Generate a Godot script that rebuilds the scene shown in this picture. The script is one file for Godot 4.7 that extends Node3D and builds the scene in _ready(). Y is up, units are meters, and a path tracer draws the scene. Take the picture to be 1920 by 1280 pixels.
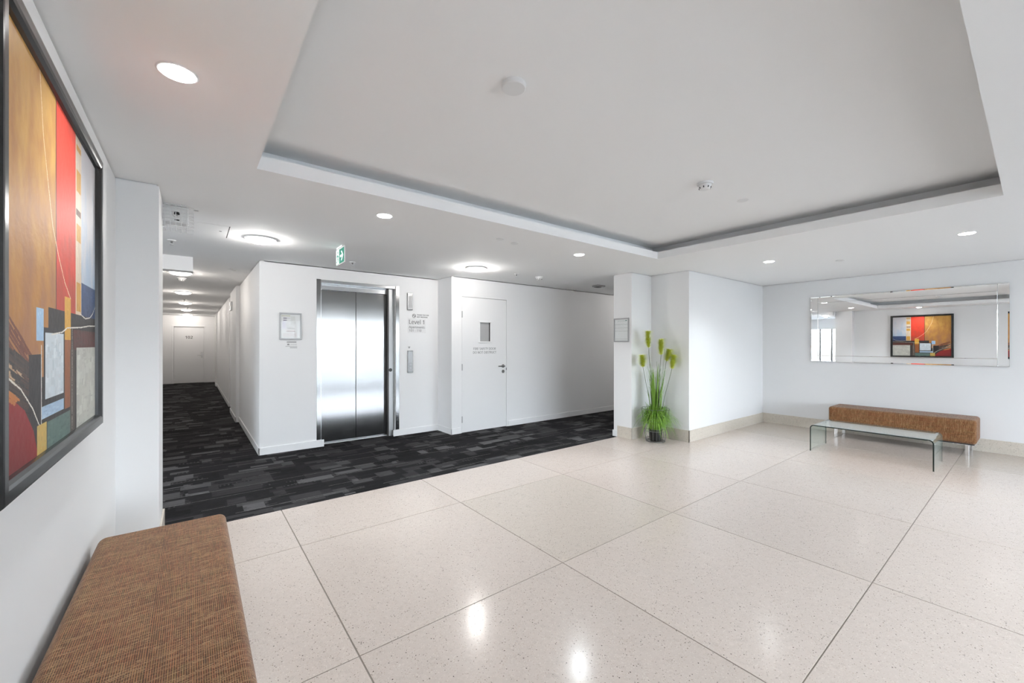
extends Node3D
# Lift lobby of an apartment building: x runs along the lift wall, -z runs down the corridor.

const CEIL := 2.415        # underside of the lower ceiling
const SLAB := 2.5          # top of the lower ceiling, edge of the recess
const UPPER := 2.6         # underside of the raised ceiling panel
const WALL_TOP := 2.405    # a shadow gap is left above each wall
const LEFT := -0.38        # wall with the painting
const RIGHT := 8.0         # wall with the mirror
const LIFT := -5.92        # wall with the lift
const FIRE := -5.48        # wall with the fire door
const EDGE := -3.85        # where carpet meets terrazzo
const GLAZED := 5.0        # window wall behind the camera
const TILE_X := 1.2554
const TILE_Z := 1.249

var M := {}
var used := {}
var rng := RandomNumberGenerator.new()


func _ready() -> void:
	rng.seed = 7
	# --- camera, sky, exposure ---
	var cam := Camera3D.new()
	cam.name = "camera"
	cam.projection = Camera3D.PROJECTION_FRUSTUM
	cam.near = 0.05
	cam.far = 200.0
	cam.size = 2.0 * 0.05 * 640.0 / 767.64
	cam.frustum_offset = Vector2(0.0, 0.05 * 5.93 / 767.64)
	cam.position = Vector3(0, 1.37, 0)
	cam.rotation_degrees.y = -37.935
	cam.current = true
	add_child(cam)
	var env := Environment.new()
	env.background_mode = Environment.BG_SKY
	var sky := Sky.new()
	var sm := ProceduralSkyMaterial.new()
	sm.sky_top_color = Color(0.83, 0.90, 0.98)
	sm.sky_horizon_color = Color(0.95, 0.98, 1.0)
	sm.ground_horizon_color = Color(0.72, 0.74, 0.74)
	sm.ground_bottom_color = Color(0.45, 0.45, 0.44)
	sm.sky_energy_multiplier = 2.75
	sm.ground_energy_multiplier = 1.5
	sm.sun_angle_max = 0.0
	sky.sky_material = sm
	env.sky = sky
	env.tonemap_mode = Environment.TONE_MAPPER_LINEAR
	env.tonemap_exposure = 1.6
	env.sdfgi_enabled = true
	env.ssao_enabled = true
	env.ssil_enabled = true
	var we := WorldEnvironment.new()
	we.name = "environment"
	we.environment = env
	add_child(we)

	make_materials()
	build_floor()
	build_walls()
	build_ceiling()
	build_baseboards()
	build_windows()
	build_lights()
	build_lift()
	build_doors()
	build_mirror()
	build_painting()
	build_benches()
	build_glass_table()
	build_plant()
	build_wall_fittings()
	build_ceiling_fittings()


# ------------------------------------------------------------------ helpers
class Geo:
	var v := PackedVector3Array()
	var n := PackedVector3Array()
	var t := PackedVector2Array()

	func tri(a: Vector3, b: Vector3, c: Vector3, na: Vector3, nb: Vector3, nc: Vector3, ta := Vector2.ZERO, tb := Vector2.ZERO, tc := Vector2.ZERO) -> void:
		# a, b, c run counter-clockwise seen from outside; stored clockwise
		v.append_array([a, c, b])
		n.append_array([na, nc, nb])
		t.append_array([ta, tc, tb])

	func quad(a: Vector3, b: Vector3, c: Vector3, d: Vector3, ta := Vector2(0, 1), tb := Vector2(1, 1), tc := Vector2(1, 0), td := Vector2(0, 0)) -> void:
		var nn := (b - a).cross(d - a)
		if nn.length_squared() < 1e-14:
			nn = (c - b).cross(d - b)
		nn = nn.normalized()
		tri(a, b, c, nn, nn, nn, ta, tb, tc)
		tri(a, c, d, nn, nn, nn, ta, tc, td)

	func smooth_quad(p: Array, nr: Array, uv: Array) -> void:
		tri(p[0], p[1], p[2], nr[0], nr[1], nr[2], uv[0], uv[1], uv[2])
		tri(p[0], p[2], p[3], nr[0], nr[2], nr[3], uv[0], uv[2], uv[3])

	func box(x0: float, x1: float, y0: float, y1: float, z0: float, z1: float) -> Geo:
		var a := Vector3(x0, y0, z0)
		var b := Vector3(x1, y0, z0)
		var c := Vector3(x1, y0, z1)
		var d := Vector3(x0, y0, z1)
		var e := Vector3(x0, y1, z0)
		var f := Vector3(x1, y1, z0)
		var g := Vector3(x1, y1, z1)
		var h := Vector3(x0, y1, z1)
		quad(d, c, g, h)
		quad(b, a, e, f)
		quad(c, b, f, g)
		quad(a, d, h, e)
		quad(h, g, f, e)
		quad(a, b, c, d)
		return self

	# box with rounded edges; uv are metres across each face
	func rbox(x0: float, x1: float, y0: float, y1: float, z0: float, z1: float, r: float, seg := 3) -> Geo:
		var mid := Vector3(x0 + x1, y0 + y1, z0 + z1) / 2.0
		var h := Vector3(x1 - x0, y1 - y0, z1 - z0) / 2.0
		r = minf(r, minf(h.x, minf(h.y, h.z)))
		for axis in 3:
			var ua := (axis + 1) % 3
			var va := (axis + 2) % 3
			var ut := ticks(h[ua], r, seg)
			var vt := ticks(h[va], r, seg)
			for s: float in [-1.0, 1.0]:
				for i in ut.size() - 1:
					for j in vt.size() - 1:
						var ps := []
						var ns := []
						var uvs := []
						var order := [[i, j], [i + 1, j], [i + 1, j + 1], [i, j + 1]]
						if s < 0.0:
							order = [[i, j], [i, j + 1], [i + 1, j + 1], [i + 1, j]]
						for k in order:
							var p := Vector3.ZERO
							p[axis] = s * h[axis]
							p[ua] = ut[k[0]]
							p[va] = vt[k[1]]
							var inner := p.clamp(-(h - Vector3.ONE * r), h - Vector3.ONE * r)
							var nn := (p - inner)
							nn = nn.normalized() if nn.length() > 1e-9 else Vector3.UP
							ps.append(mid + inner + nn * r)
							ns.append(nn)
							var w := mid + p
							uvs.append(Vector2(w.y if axis == 0 else w.x, w.y if axis == 2 else w.z))
						smooth_quad(ps, ns, uvs)
		return self

	static func ticks(h: float, r: float, seg: int) -> PackedFloat64Array:
		var out := PackedFloat64Array()
		for k in seg + 1:
			out.append(-h + r * (1.0 - tan((1.0 - float(k) / seg) * PI / 4.0)))
		for k in range(seg, -1, -1):
			out.append(h - r * (1.0 - tan((1.0 - float(k) / seg) * PI / 4.0)))
		return out

	# turned shape about the y axis through c; profile of (radius, height) from bottom to top
	func lathe(profile: Array, sides := 24, c := Vector3.ZERO) -> Geo:
		for k in profile.size() - 1:
			var p: Vector2 = profile[k]
			var q: Vector2 = profile[k + 1]
			var d := q - p
			var nv := Vector2(d.y, -d.x).normalized()
			for i in sides:
				var a := TAU * i / sides
				var b := TAU * (i + 1) / sides
				var da := Vector3(cos(a), 0, -sin(a))
				var db := Vector3(cos(b), 0, -sin(b))
				var na := da * nv.x + Vector3.UP * nv.y
				var nb := db * nv.x + Vector3.UP * nv.y
				var p0 := c + da * p.x + Vector3.UP * p.y
				var p1 := c + db * p.x + Vector3.UP * p.y
				var p2 := c + db * q.x + Vector3.UP * q.y
				var p3 := c + da * q.x + Vector3.UP * q.y
				if p.x > 1e-6:
					tri(p0, p1, p2, na, nb, nb)
				if q.x > 1e-6:
					tri(p0, p2, p3, na, nb, na)
		return self

	func tube(pts: Array, radius: float, sides := 8, end_radius := -1.0) -> Geo:
		if end_radius < 0.0:
			end_radius = radius
		var dir: Vector3 = (pts[1] - pts[0]).normalized()
		var side := dir.cross(Vector3.UP if absf(dir.y) < 0.9 else Vector3.RIGHT).normalized()
		var rings := []
		var normals := []
		for k in pts.size():
			var d: Vector3 = ((pts[mini(k + 1, pts.size() - 1)] as Vector3) - (pts[maxi(k - 1, 0)] as Vector3)).normalized()
			side = (side - d * side.dot(d)).normalized()
			var up := d.cross(side)
			var r := lerpf(radius, end_radius, float(k) / (pts.size() - 1))
			var ring := []
			var nr := []
			for i in sides:
				var a := TAU * i / sides
				var o := side * cos(a) + up * sin(a)
				ring.append((pts[k] as Vector3) + o * r)
				nr.append(o)
			rings.append(ring)
			normals.append(nr)
		for k in pts.size() - 1:
			for i in sides:
				var j := (i + 1) % sides
				smooth_quad([rings[k][i], rings[k][j], rings[k + 1][j], rings[k + 1][i]], [normals[k][i], normals[k][j], normals[k + 1][j], normals[k + 1][i]], [Vector2.ZERO, Vector2.ZERO, Vector2.ZERO, Vector2.ZERO])
		for i in range(1, sides - 1):
			var e := pts.size() - 1
			var n0: Vector3 = ((pts[0] as Vector3) - (pts[1] as Vector3)).normalized()
			var n1: Vector3 = ((pts[e] as Vector3) - (pts[e - 1] as Vector3)).normalized()
			tri(rings[0][0], rings[0][i + 1], rings[0][i], n0, n0, n0)
			tri(rings[e][0], rings[e][i], rings[e][i + 1], n1, n1, n1)
		return self

	# polygon in the xy plane, from z0 to z1
	func slab(poly: PackedVector2Array, z0: float, z1: float) -> Geo:
		var area := 0.0
		for i in poly.size():
			area += poly[i].cross(poly[(i + 1) % poly.size()])
		if area < 0.0:
			poly.reverse()
		var ix := Geometry2D.triangulate_polygon(poly)
		for k in range(0, ix.size(), 3):
			var a := poly[ix[k]]
			var b := poly[ix[k + 1]]
			var c := poly[ix[k + 2]]
			if (b - a).cross(c - a) < 0.0:
				var sw := b
				b = c
				c = sw
			tri(Vector3(a.x, a.y, z1), Vector3(b.x, b.y, z1), Vector3(c.x, c.y, z1), Vector3.BACK, Vector3.BACK, Vector3.BACK)
			tri(Vector3(a.x, a.y, z0), Vector3(c.x, c.y, z0), Vector3(b.x, b.y, z0), Vector3.FORWARD, Vector3.FORWARD, Vector3.FORWARD)
		for i in poly.size():
			var a := poly[i]
			var b := poly[(i + 1) % poly.size()]
			quad(Vector3(a.x, a.y, z0), Vector3(b.x, b.y, z0), Vector3(b.x, b.y, z1), Vector3(a.x, a.y, z1))
		return self

	# a plate in the xy plane whose rim is tilted: rim is the height of its outer edge over its middle
	func plate(x0: float, x1: float, y0: float, y1: float, z: float, thick: float, bevel: Array, rim: float) -> Geo:
		# bevel widths: left, right, bottom, top
		var i := [Vector3(x0 + bevel[0], y0 + bevel[2], z), Vector3(x1 - bevel[1], y0 + bevel[2], z), Vector3(x1 - bevel[1], y1 - bevel[3], z), Vector3(x0 + bevel[0], y1 - bevel[3], z)]
		var rz := Vector3(0, 0, z + rim)
		var o := [Vector3(x0, y0, 0) + rz, Vector3(x1, y0, 0) + rz, Vector3(x1, y1, 0) + rz, Vector3(x0, y1, 0) + rz]
		quad(i[0], i[1], i[2], i[3])
		for k in 4:
			var j := (k + 1) % 4
			quad(o[k], o[j], i[j], i[k])
			var back := Vector3(0, 0, -thick - rim)
			quad(o[k] + back, o[j] + back, o[j], o[k])
		return self

	func turned(x: Transform3D, from := 0) -> Geo:
		for k in range(from, v.size()):
			v[k] = x * v[k]
			n[k] = (x.basis * n[k]).normalized()
		return self

	func mesh() -> ArrayMesh:
		var a := []
		a.resize(Mesh.ARRAY_MAX)
		a[Mesh.ARRAY_VERTEX] = v
		a[Mesh.ARRAY_NORMAL] = n
		a[Mesh.ARRAY_TEX_UV] = t
		var m := ArrayMesh.new()
		m.add_surface_from_arrays(Mesh.PRIMITIVE_TRIANGLES, a)
		return m


func numbered(called: String) -> String:
	used[called] = used.get(called, -1) + 1
	return called if used[called] == 0 else "%s_%03d" % [called, used[called]]


func tag(o: Node3D, label: String, category: String, group := "", kind := "") -> Node3D:
	o.set_meta("label", label)
	o.set_meta("category", category)
	if group:
		o.set_meta("group", group)
	if kind:
		o.set_meta("kind", kind)
	return o


func thing(called: String, label: String, category: String, at := Vector3.ZERO, turn := 0.0, group := "", kind := "") -> Node3D:
	var o := Node3D.new()
	o.name = numbered(called)
	o.position = at
	o.rotation_degrees.y = turn
	add_child(o)
	return tag(o, label, category, group, kind)


func put(called: String, g, m: Material, parent: Node3D = null) -> MeshInstance3D:
	var o := MeshInstance3D.new()
	o.mesh = g.mesh() if g is Geo else g
	o.material_override = m
	if parent == null:
		o.name = numbered(called)
		add_child(o)
	else:
		o.name = called
		parent.add_child(o, true)
	return o


func struct(called: String, g: Geo, m: Material, label: String, category: String) -> MeshInstance3D:
	var o := put(called, g, m)
	tag(o, label, category, "", "structure")
	return o


func copy(o: Node3D, at: Vector3, label: String, turn := 0.0) -> Node3D:
	var r: Node3D = o.duplicate()
	var plain := String(o.name).rstrip("0123456789").rstrip("_")
	r.name = numbered(plain)
	add_child(r)
	r.position = at
	r.rotation_degrees.y = turn
	r.set_meta("label", label)
	return r


func text(parent: Node3D, words: String, size: float, at: Vector3, m: Material, bold := false, align := HORIZONTAL_ALIGNMENT_LEFT) -> MeshInstance3D:
	var f := SystemFont.new()
	f.font_names = PackedStringArray(["Droid Sans"])
	f.font_weight = 700 if bold else 400
	var tm := TextMesh.new()
	tm.font = f
	tm.text = words
	tm.font_size = 64
	tm.pixel_size = size / 64.0
	tm.depth = 0.0012
	tm.horizontal_alignment = align
	tm.curve_step = 2.0
	var o := put("lettering", tm, m, parent)
	o.position = at
	return o


func mat(color: Color, rough := 0.6, metal := 0.0, spec := 0.5) -> StandardMaterial3D:
	var m := StandardMaterial3D.new()
	m.albedo_color = color
	m.roughness = rough
	m.metallic = metal
	m.metallic_specular = spec
	return m


func lin(v: float) -> Color:
	return Color(v, v, v).linear_to_srgb()


func c8(r: int, g: int, b: int) -> Color:
	return Color(r / 255.0, g / 255.0, b / 255.0)


func noise_texture(freq: float, seed_: int, size := 512, octaves := 4, normal := false, strength := 1.0, stretch := 1) -> NoiseTexture2D:
	var fn := FastNoiseLite.new()
	fn.noise_type = FastNoiseLite.TYPE_SIMPLEX_SMOOTH
	fn.seed = seed_
	fn.frequency = freq
	fn.fractal_octaves = octaves
	var nt := NoiseTexture2D.new()
	nt.width = size
	nt.height = size * stretch
	nt.seamless = true
	nt.noise = fn
	nt.as_normal_map = normal
	nt.bump_strength = strength
	return nt


# ------------------------------------------------------------------ materials
func make_materials() -> void:
	M.wall = mat(lin(0.80), 0.6)
	M.ceiling = mat(lin(0.92), 0.85, 0.0, 0.3)
	M.gloss_white = mat(lin(0.83), 0.3)
	M.door_white = mat(lin(0.79), 0.38)
	M.plastic = mat(lin(0.8), 0.35)
	M.plastic_grey = mat(lin(0.42), 0.4)
	M.black = mat(lin(0.012), 0.4)
	M.dark = mat(lin(0.035), 0.5)
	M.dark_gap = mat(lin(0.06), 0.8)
	M.chrome = mat(lin(0.78), 0.1, 1.0)
	M.alu = mat(lin(0.62), 0.3, 1.0)
	M.panel_alu = mat(lin(0.30), 0.42, 1.0)
	M.dark_metal = mat(lin(0.22), 0.32, 1.0)
	M.frame_silver = mat(lin(0.34), 0.4, 0.6)
	M.letter = mat(lin(0.16), 0.6)
	M.letter_soft = mat(lin(0.3), 0.6)
	M.paper = mat(lin(0.8), 0.7)
	# brushed stainless steel, slightly dented
	M.steel = mat(lin(0.24), 0.14, 1.0)
	M.steel.normal_enabled = true
	M.steel.normal_texture = noise_texture(0.006, 11, 256, 2, true, 2.0)
	M.steel.normal_scale = 0.05
	M.steel.uv1_scale = Vector3(0.7, 0.45, 1)
	M.steel_plain = mat(lin(0.42), 0.24, 1.0)
	M.mirror = mat(lin(0.93), 0.0, 1.0)
	var glass := mat(Color(0.80, 0.93, 0.88, 0.10), 0.02)
	glass.transparency = BaseMaterial3D.TRANSPARENCY_ALPHA
	M.glass = glass
	var pane := mat(Color(1, 1, 1, 0.03), 0.02)
	pane.transparency = BaseMaterial3D.TRANSPARENCY_ALPHA
	M.pane = pane
	var pg := mat(Color(1, 1, 1, 0.03), 0.02, 0.0, 0.22)
	pg.transparency = BaseMaterial3D.TRANSPARENCY_ALPHA
	M.picture_glass = pg
	M.glass_edge = mat(c8(20, 34, 32), 0.08)
	M.wired_glass = mat(lin(0.42), 0.12)
	M.lamp = mat(Color.WHITE, 0.5)
	M.lamp.emission_enabled = true
	M.lamp.emission = Color(1.0, 0.99, 0.98)
	M.lamp.emission_energy_multiplier = 4.0
	M.lamp_lens = mat(Color.WHITE, 0.5)
	M.lamp_lens.emission_enabled = true
	M.lamp_lens.emission = Color(1.0, 0.99, 0.98)
	M.lamp_lens.emission_energy_multiplier = 16.0
	M.sign_green = mat(c8(0, 112, 92), 0.35)
	M.sign_green.emission_enabled = true
	M.sign_green.emission = c8(0, 130, 105)
	M.sign_green.emission_energy_multiplier = 0.22
	M.sign_white = mat(Color.WHITE, 0.35)
	M.sign_white.emission_enabled = true
	M.sign_white.emission = c8(215, 250, 250)
	M.sign_white.emission_energy_multiplier = 0.4
	M.grout = mat(c8(140, 131, 122), 0.8)
	M.tiles = []
	var tt := terrazzo_texture()
	for k in 4:
		var tm := mat([c8(238, 234, 232), c8(243, 239, 237), c8(240, 235, 233), c8(236, 233, 229)][k], 0.17, 0.0, 0.42)
		tm.albedo_texture = tt
		tm.uv1_scale = Vector3.ONE / 1.7
		tm.uv1_offset = Vector3(0.37 * k, 0.1 * k, 0.61 * k)
		M.tiles.append(tm)
	M.skirt = mat(c8(245, 246, 240), 0.35)
	M.skirt.albedo_texture = tt
	M.skirt.uv1_scale = Vector3.ONE / 1.7
	M.carpet = mat(Color.WHITE, 0.95, 0.0, 0.15)
	M.carpet.albedo_texture = carpet_texture()
	M.carpet.uv1_scale = Vector3.ONE / 4.0
	M.added_matting = mat(lin(0.03), 0.95, 0.0, 0.1)
	var fab := fabric_textures()
	M.fabric = mat(lin(0.80), 0.85, 0.0, 0.2)
	M.fabric.albedo_texture = fab[0]
	M.fabric.normal_enabled = true
	M.fabric.normal_texture = fab[1]
	M.fabric.normal_scale = 0.7
	M.fabric.uv1_scale = Vector3(1, 1, 1) / 0.512
	M.fabric.rim_enabled = true
	M.fabric.rim = 0.5
	M.frame_black = mat(lin(0.018), 0.22)
	M.canvas = mat(Color.WHITE, 0.48)
	M.canvas.albedo_texture = painting_texture()
	M.canvas.normal_enabled = true
	M.canvas.normal_texture = noise_texture(0.05, 21, 512, 4, true, 2.0)
	M.canvas.normal_scale = 0.15
	M.stem = mat(c8(118, 156, 56), 0.5)
	M.stem_dark = mat(c8(70, 95, 40), 0.55)
	M.blade = mat(c8(88, 132, 36), 0.5)
	M.blade.backlight_enabled = true
	M.blade.backlight = Color(0.3, 0.4, 0.1)
	M.blade_pale = mat(c8(134, 172, 66), 0.5)
	M.plume = mat(c8(230, 238, 132), 0.7)
	M.plume.backlight_enabled = true
	M.plume.backlight = Color(0.8, 0.8, 0.3)
	M.pot = mat(lin(0.012), 0.35)
	M.wire = mat(lin(0.20), 0.35, 0.8)
	M.paving = mat(c8(175, 172, 165), 0.8)
	M.white_wire = mat(lin(0.78), 0.35)


func terrazzo_texture() -> ImageTexture:
	var n := 2048
	var r := RandomNumberGenerator.new()
	r.seed = 100
	var im := Image.create(n, n, false, Image.FORMAT_RGB8)
	im.fill(c8(216, 206, 198))
	var soft := FastNoiseLite.new()
	soft.seed = 5
	soft.frequency = 0.012
	# cement matrix: faint cloudy patches
	for k in 14000:
		var x := r.randi_range(0, n - 1)
		var y := r.randi_range(0, n - 1)
		var d := r.randf_range(-3.0, 3.0) / 255.0
		var s := r.randi_range(6, 26)
		var b := im.get_pixel(x, y)
		im.fill_rect(Rect2i(x, y, s, s), Color(b.r + d, b.g + d, b.b + d))
	# pale chips
	for k in 26000:
		chip(im, r, r.randi_range(1, 5), c8(216, 206, 198).lerp(c8(232, 226, 217), r.randf()))
	for k in 16000:
		chip(im, r, r.randi_range(1, 4), c8(216, 206, 198).lerp(c8(190, 174, 158), r.randf()))
	# dark chips
	for k in 12500:
		chip(im, r, 1 + int(pow(r.randf(), 4.0) * 4.6), c8(178, 166, 154).lerp(c8(72, 66, 60), pow(r.randf(), 0.8)))
	return ImageTexture.create_from_image(im)


func chip(im: Image, r: RandomNumberGenerator, s: int, c: Color) -> void:
	var n := im.get_width()
	var x := r.randi_range(0, n - 8)
	var y := r.randi_range(0, n - 8)
	im.fill_rect(Rect2i(x, y, s, s), c)
	if s > 1:
		im.fill_rect(Rect2i(x + r.randi_range(-1, 1), y + r.randi_range(-1, 1), maxi(1, s - 1), s), c)


func carpet_texture() -> ImageTexture:
	var n := 2048      # four metres
	var r := RandomNumberGenerator.new()
	r.seed = 42
	var im := Image.create(n, n, false, Image.FORMAT_RGB8)
	im.fill(c8(42, 41, 42))
	# woven blocks of several greys, on a grid of rows
	for k in 620:
		var w := r.randi_range(5, 20) * 10
		var h := r.randi_range(2, 8) * 16
		var x := r.randi_range(0, n / 10) * 10
		var y := r.randi_range(0, n / 16) * 16
		var pick := r.randf()
		var tone := r.randi_range(34, 44)
		if pick > 0.5:
			tone = r.randi_range(52, 66)
		if pick > 0.8:
			tone = r.randi_range(70, 92)
			h = mini(h, 80)
		wrap_fill(im, x, y, w, h, c8(tone, tone - 1, tone))
		for q in range(2, h, 5):
			var d := r.randi_range(-7, 7)
			wrap_fill(im, x, y + q, w, 2, c8(tone + d, tone + d - 1, tone + d))
		if pick > 0.36 and pick < 0.5:
			# comb of short upright ticks
			for q in range(4, w - 6, 17):
				var tk := r.randi_range(56, 76)
				wrap_fill(im, x + q, y + r.randi_range(0, 8), 7, r.randi_range(14, 30), c8(tk, tk - 1, tk))
	# pile loops along the rows
	for k in 22000:
		var x2 := r.randi_range(0, n - 1)
		var y2 := r.randi_range(0, n - 1)
		var b := im.get_pixel(x2, y2)
		var d2 := r.randf_range(-0.03, 0.03)
		im.fill_rect(Rect2i(x2, y2, r.randi_range(6, 40), 2), Color(b.r + d2, b.g + d2, b.b + d2))
	# pale stitched lines between the rows
	var ly := 10
	while ly < n:
		var x3 := r.randi_range(0, n)
		for part in 4:
			var l3 := r.randi_range(200, 700)
			for px in range(x3, x3 + l3, 6):
				var t3 := r.randi_range(100, 132)
				wrap_fill(im, px, ly, 5, 3, c8(t3, t3 - 1, t3 - 3))
			x3 += l3 + r.randi_range(40, 300)
		ly += [112, 128, 144][r.randi_range(0, 2)]
	return ImageTexture.create_from_image(im)


func wrap_fill(im: Image, x: int, y: int, w: int, h: int, c: Color) -> void:
	var n := im.get_width()
	x = posmod(x, n)
	y = posmod(y, n)
	im.fill_rect(Rect2i(x, y, w, h), c)
	if x + w > n:
		im.fill_rect(Rect2i(x - n, y, w, h), c)
	if y + h > n:
		im.fill_rect(Rect2i(x, y - n, w, h), c)


func fabric_textures() -> Array:
	var n := 1024      # 0.512 m
	var r := RandomNumberGenerator.new()
	r.seed = 9
	var im := Image.create(n, n, false, Image.FORMAT_RGB8)
	var hm := Image.create(n, n, false, Image.FORMAT_RGB8)
	var hue := FastNoiseLite.new()
	hue.seed = 2
	hue.frequency = 0.004
	hm.fill(Color(0.2, 0.2, 0.2))
	# warp threads run along v: pairs of a tan and a dark brown thread
	var pitch := 11
	var x := 0
	var k := 0
	while x < n - 1:
		var wv := 7
		var y := 0
		while y < n:
			var ln := r.randi_range(30, 150)
			var a := hue.get_noise_2d(x * 0.6, y * 1.6)
			var tan_ := c8(168, 116, 76).lerp(c8(160, 126, 80), clampf(a + 0.5, 0, 1)).lerp(c8(172, 98, 66), r.randf() * 0.5)
			var f := r.randf_range(0.86, 1.08)
			im.fill_rect(Rect2i(x, y, wv, ln), Color(tan_.r * f, tan_.g * f, tan_.b * f))
			var dk := c8(92, 54, 34).lerp(c8(70, 48, 32), r.randf())
			im.fill_rect(Rect2i(x + wv, y, pitch - wv, ln), dk)
			y += ln
		hm.fill_rect(Rect2i(x + 1, 0, wv - 2, n), Color(0.75, 0.75, 0.75))
		hm.fill_rect(Rect2i(x + 2, 0, wv - 4, n), Color(1, 1, 1))
		x += pitch
		k += 1
	# weft shows as fine cross ticks
	for yy in range(0, n, 7):
		for s in 26:
			var xx := r.randi_range(0, n - 12)
			var b := im.get_pixel(xx, yy)
			var d := r.randf_range(-0.10, 0.06)
			im.fill_rect(Rect2i(xx, yy, r.randi_range(6, 30), 2), Color(b.r + d, b.g + d * 0.9, b.b + d * 0.8))
	# slubs: pale threads across the ribs
	for s in 1050:
		var xx := r.randi_range(-20, n - 10)
		var yy := r.randi_range(0, n - 6)
		var ln := r.randi_range(24, 150)
		var pale := c8(204, 166, 124).lerp(c8(160, 116, 78), r.randf())
		var slope := -0.06
		var q := 0
		while q < ln:
			var w := 8
			im.fill_rect(Rect2i(xx + q, yy + int(q * slope), w, r.randi_range(2, 4)), pale)
			hm.fill_rect(Rect2i(xx + q, yy + int(q * slope), w, 3), Color(0.95, 0.95, 0.95))
			q += r.randi_range(8, 12)
	hm.bump_map_to_normal_map(3.0)
	return [ImageTexture.create_from_image(im), ImageTexture.create_from_image(hm)]


# ---- the abstract painting: bands and blocks of colour (u from the camera's side, v from the top)
func painting_texture() -> ImageTexture:
	var n := 1024
	var r := RandomNumberGenerator.new()
	r.seed = 77
	var im := Image.create(n, n, false, Image.FORMAT_RGB8)
	im.fill(c8(48, 42, 40))
	# ochre field, then red field with a dark line at its side
	cloud(im, 0.0, 0.435, 0.0, 0.80, [c8(206, 156, 78), c8(186, 130, 66), c8(168, 116, 76)], 31)
	cloud(im, 0.44, 0.672, 0.0, 0.66, [c8(226, 66, 44), c8(212, 62, 40), c8(184, 70, 48)], 32)
	im.fill_rect(Rect2i(443, 0, 7, 640), c8(52, 34, 30))
	# cream strip with ochre blocks
	brush(im, r, 0.672, 0.757, 0.0, 0.62, c8(224, 206, 186), c8(214, 190, 160), 200, true)
	for b in [[0.03, 0.05], [0.115, 0.19], [0.30, 0.36], [0.50, 0.60]]:
		brush(im, r, 0.685, 0.75, b[0], b[1], c8(214, 164, 70), c8(196, 140, 66), 40, false)
	brush(im, r, 0.68, 0.75, 0.25, 0.272, c8(90, 60, 50), c8(120, 80, 60), 12, false)
	# pale grey field over blue
	cloud(im, 0.757, 1.0, 0.0, 0.50, [c8(206, 203, 206), c8(203, 202, 206), c8(172, 188, 206)], 33)
	brush(im, r, 0.757, 1.0, 0.495, 0.615, c8(62, 82, 122), c8(44, 60, 96), 120, true)
	# dark middle band
	brush(im, r, 0.36, 1.0, 0.612, 0.72, c8(52, 46, 44), c8(40, 36, 36), 160, false)
	brush(im, r, 0.64, 1.0, 0.665, 0.735, c8(92, 44, 36), c8(80, 50, 42), 90, false)
	# brown streaks sweeping down to the right
	streak(im, r, Vector2(0.0, 0.66), Vector2(0.24, 0.80), 0.05, c8(110, 58, 42), 60)
	streak(im, r, Vector2(0.0, 0.71), Vector2(0.16, 0.80), 0.03, c8(206, 176, 140), 24)
	streak(im, r, Vector2(0.0, 0.76), Vector2(0.30, 0.86), 0.07, c8(50, 46, 46), 90)
	brush(im, r, 0.20, 0.30, 0.74, 0.93, c8(52, 48, 48), c8(44, 42, 42), 90, false)
	# red corner under an arc
	var arc := [Vector2(-0.02, 0.80), Vector2(0.08, 0.83), Vector2(0.17, 0.87), Vector2(0.235, 0.93), Vector2(0.27, 1.0)]
	for k in 1024:
		var u := k / 1024.0
		var top := curve_y(arc, u)
		if top < 1.0:
			for y in range(int(top * n), n):
				var a := (y - top * n) / 200.0
				var c := c8(150, 34, 34).lerp(c8(122, 40, 40), clampf(a + r.randf() * 0.2, 0, 1))
				im.set_pixel(k, y, c)
	streak(im, r, Vector2(0.0, 0.80), Vector2(0.14, 0.852), 0.012, c8(206, 128, 62), 30)
	line(im, r, [Vector2(0.0, 0.773), Vector2(0.07, 0.787), Vector2(0.143, 0.816), Vector2(0.226, 0.871), Vector2(0.284, 0.926)], 5, c8(230, 224, 212), 0.7)
	# small light blue block and white upright line
	brush(im, r, 0.256, 0.318, 0.62, 0.705, c8(158, 192, 222), c8(178, 204, 226), 50, false)
	line(im, r, [Vector2(0.295, 0.715), Vector2(0.295, 0.92)], 6, c8(224, 222, 214), 0.9)
	# white square with dark outline, blue patch under it
	brush(im, r, 0.318, 0.535, 0.668, 0.885, c8(50, 48, 50), c8(42, 40, 42), 60, false)
	brush(im, r, 0.332, 0.52, 0.682, 0.862, c8(212, 218, 222), c8(196, 206, 212), 140, false)
	brush(im, r, 0.30, 0.52, 0.878, 0.912, c8(160, 186, 212), c8(178, 200, 218), 50, false)
	# yellow upright turning to brown
	brush(im, r, 0.532, 0.608, 0.565, 0.70, c8(222, 172, 62), c8(206, 150, 60), 70, true)
	brush(im, r, 0.532, 0.608, 0.70, 0.915, c8(158, 92, 44), c8(136, 82, 52), 80, true)
	# teal, yellow and cream blocks along the foot
	brush(im, r, 0.35, 0.615, 0.925, 1.0, c8(98, 122, 114), c8(82, 104, 98), 90, false)
	brush(im, r, 0.262, 0.345, 0.922, 1.0, c8(206, 168, 86), c8(196, 172, 96), 50, false)
	brush(im, r, 0.60, 0.66, 0.73, 1.0, c8(70, 58, 52), c8(92, 82, 74), 60, false)
	brush(im, r, 0.685, 1.0, 0.725, 1.0, c8(198, 198, 188), c8(184, 182, 174), 240, false)
	# thin pale drawn lines
	line(im, r, [Vector2(0.283, 0.0), Vector2(0.314, 0.162), Vector2(0.36, 0.28), Vector2(0.401, 0.379), Vector2(0.46, 0.45), Vector2(0.53, 0.52), Vector2(0.604, 0.565)], 5, c8(238, 216, 180), 1.0)
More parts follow.
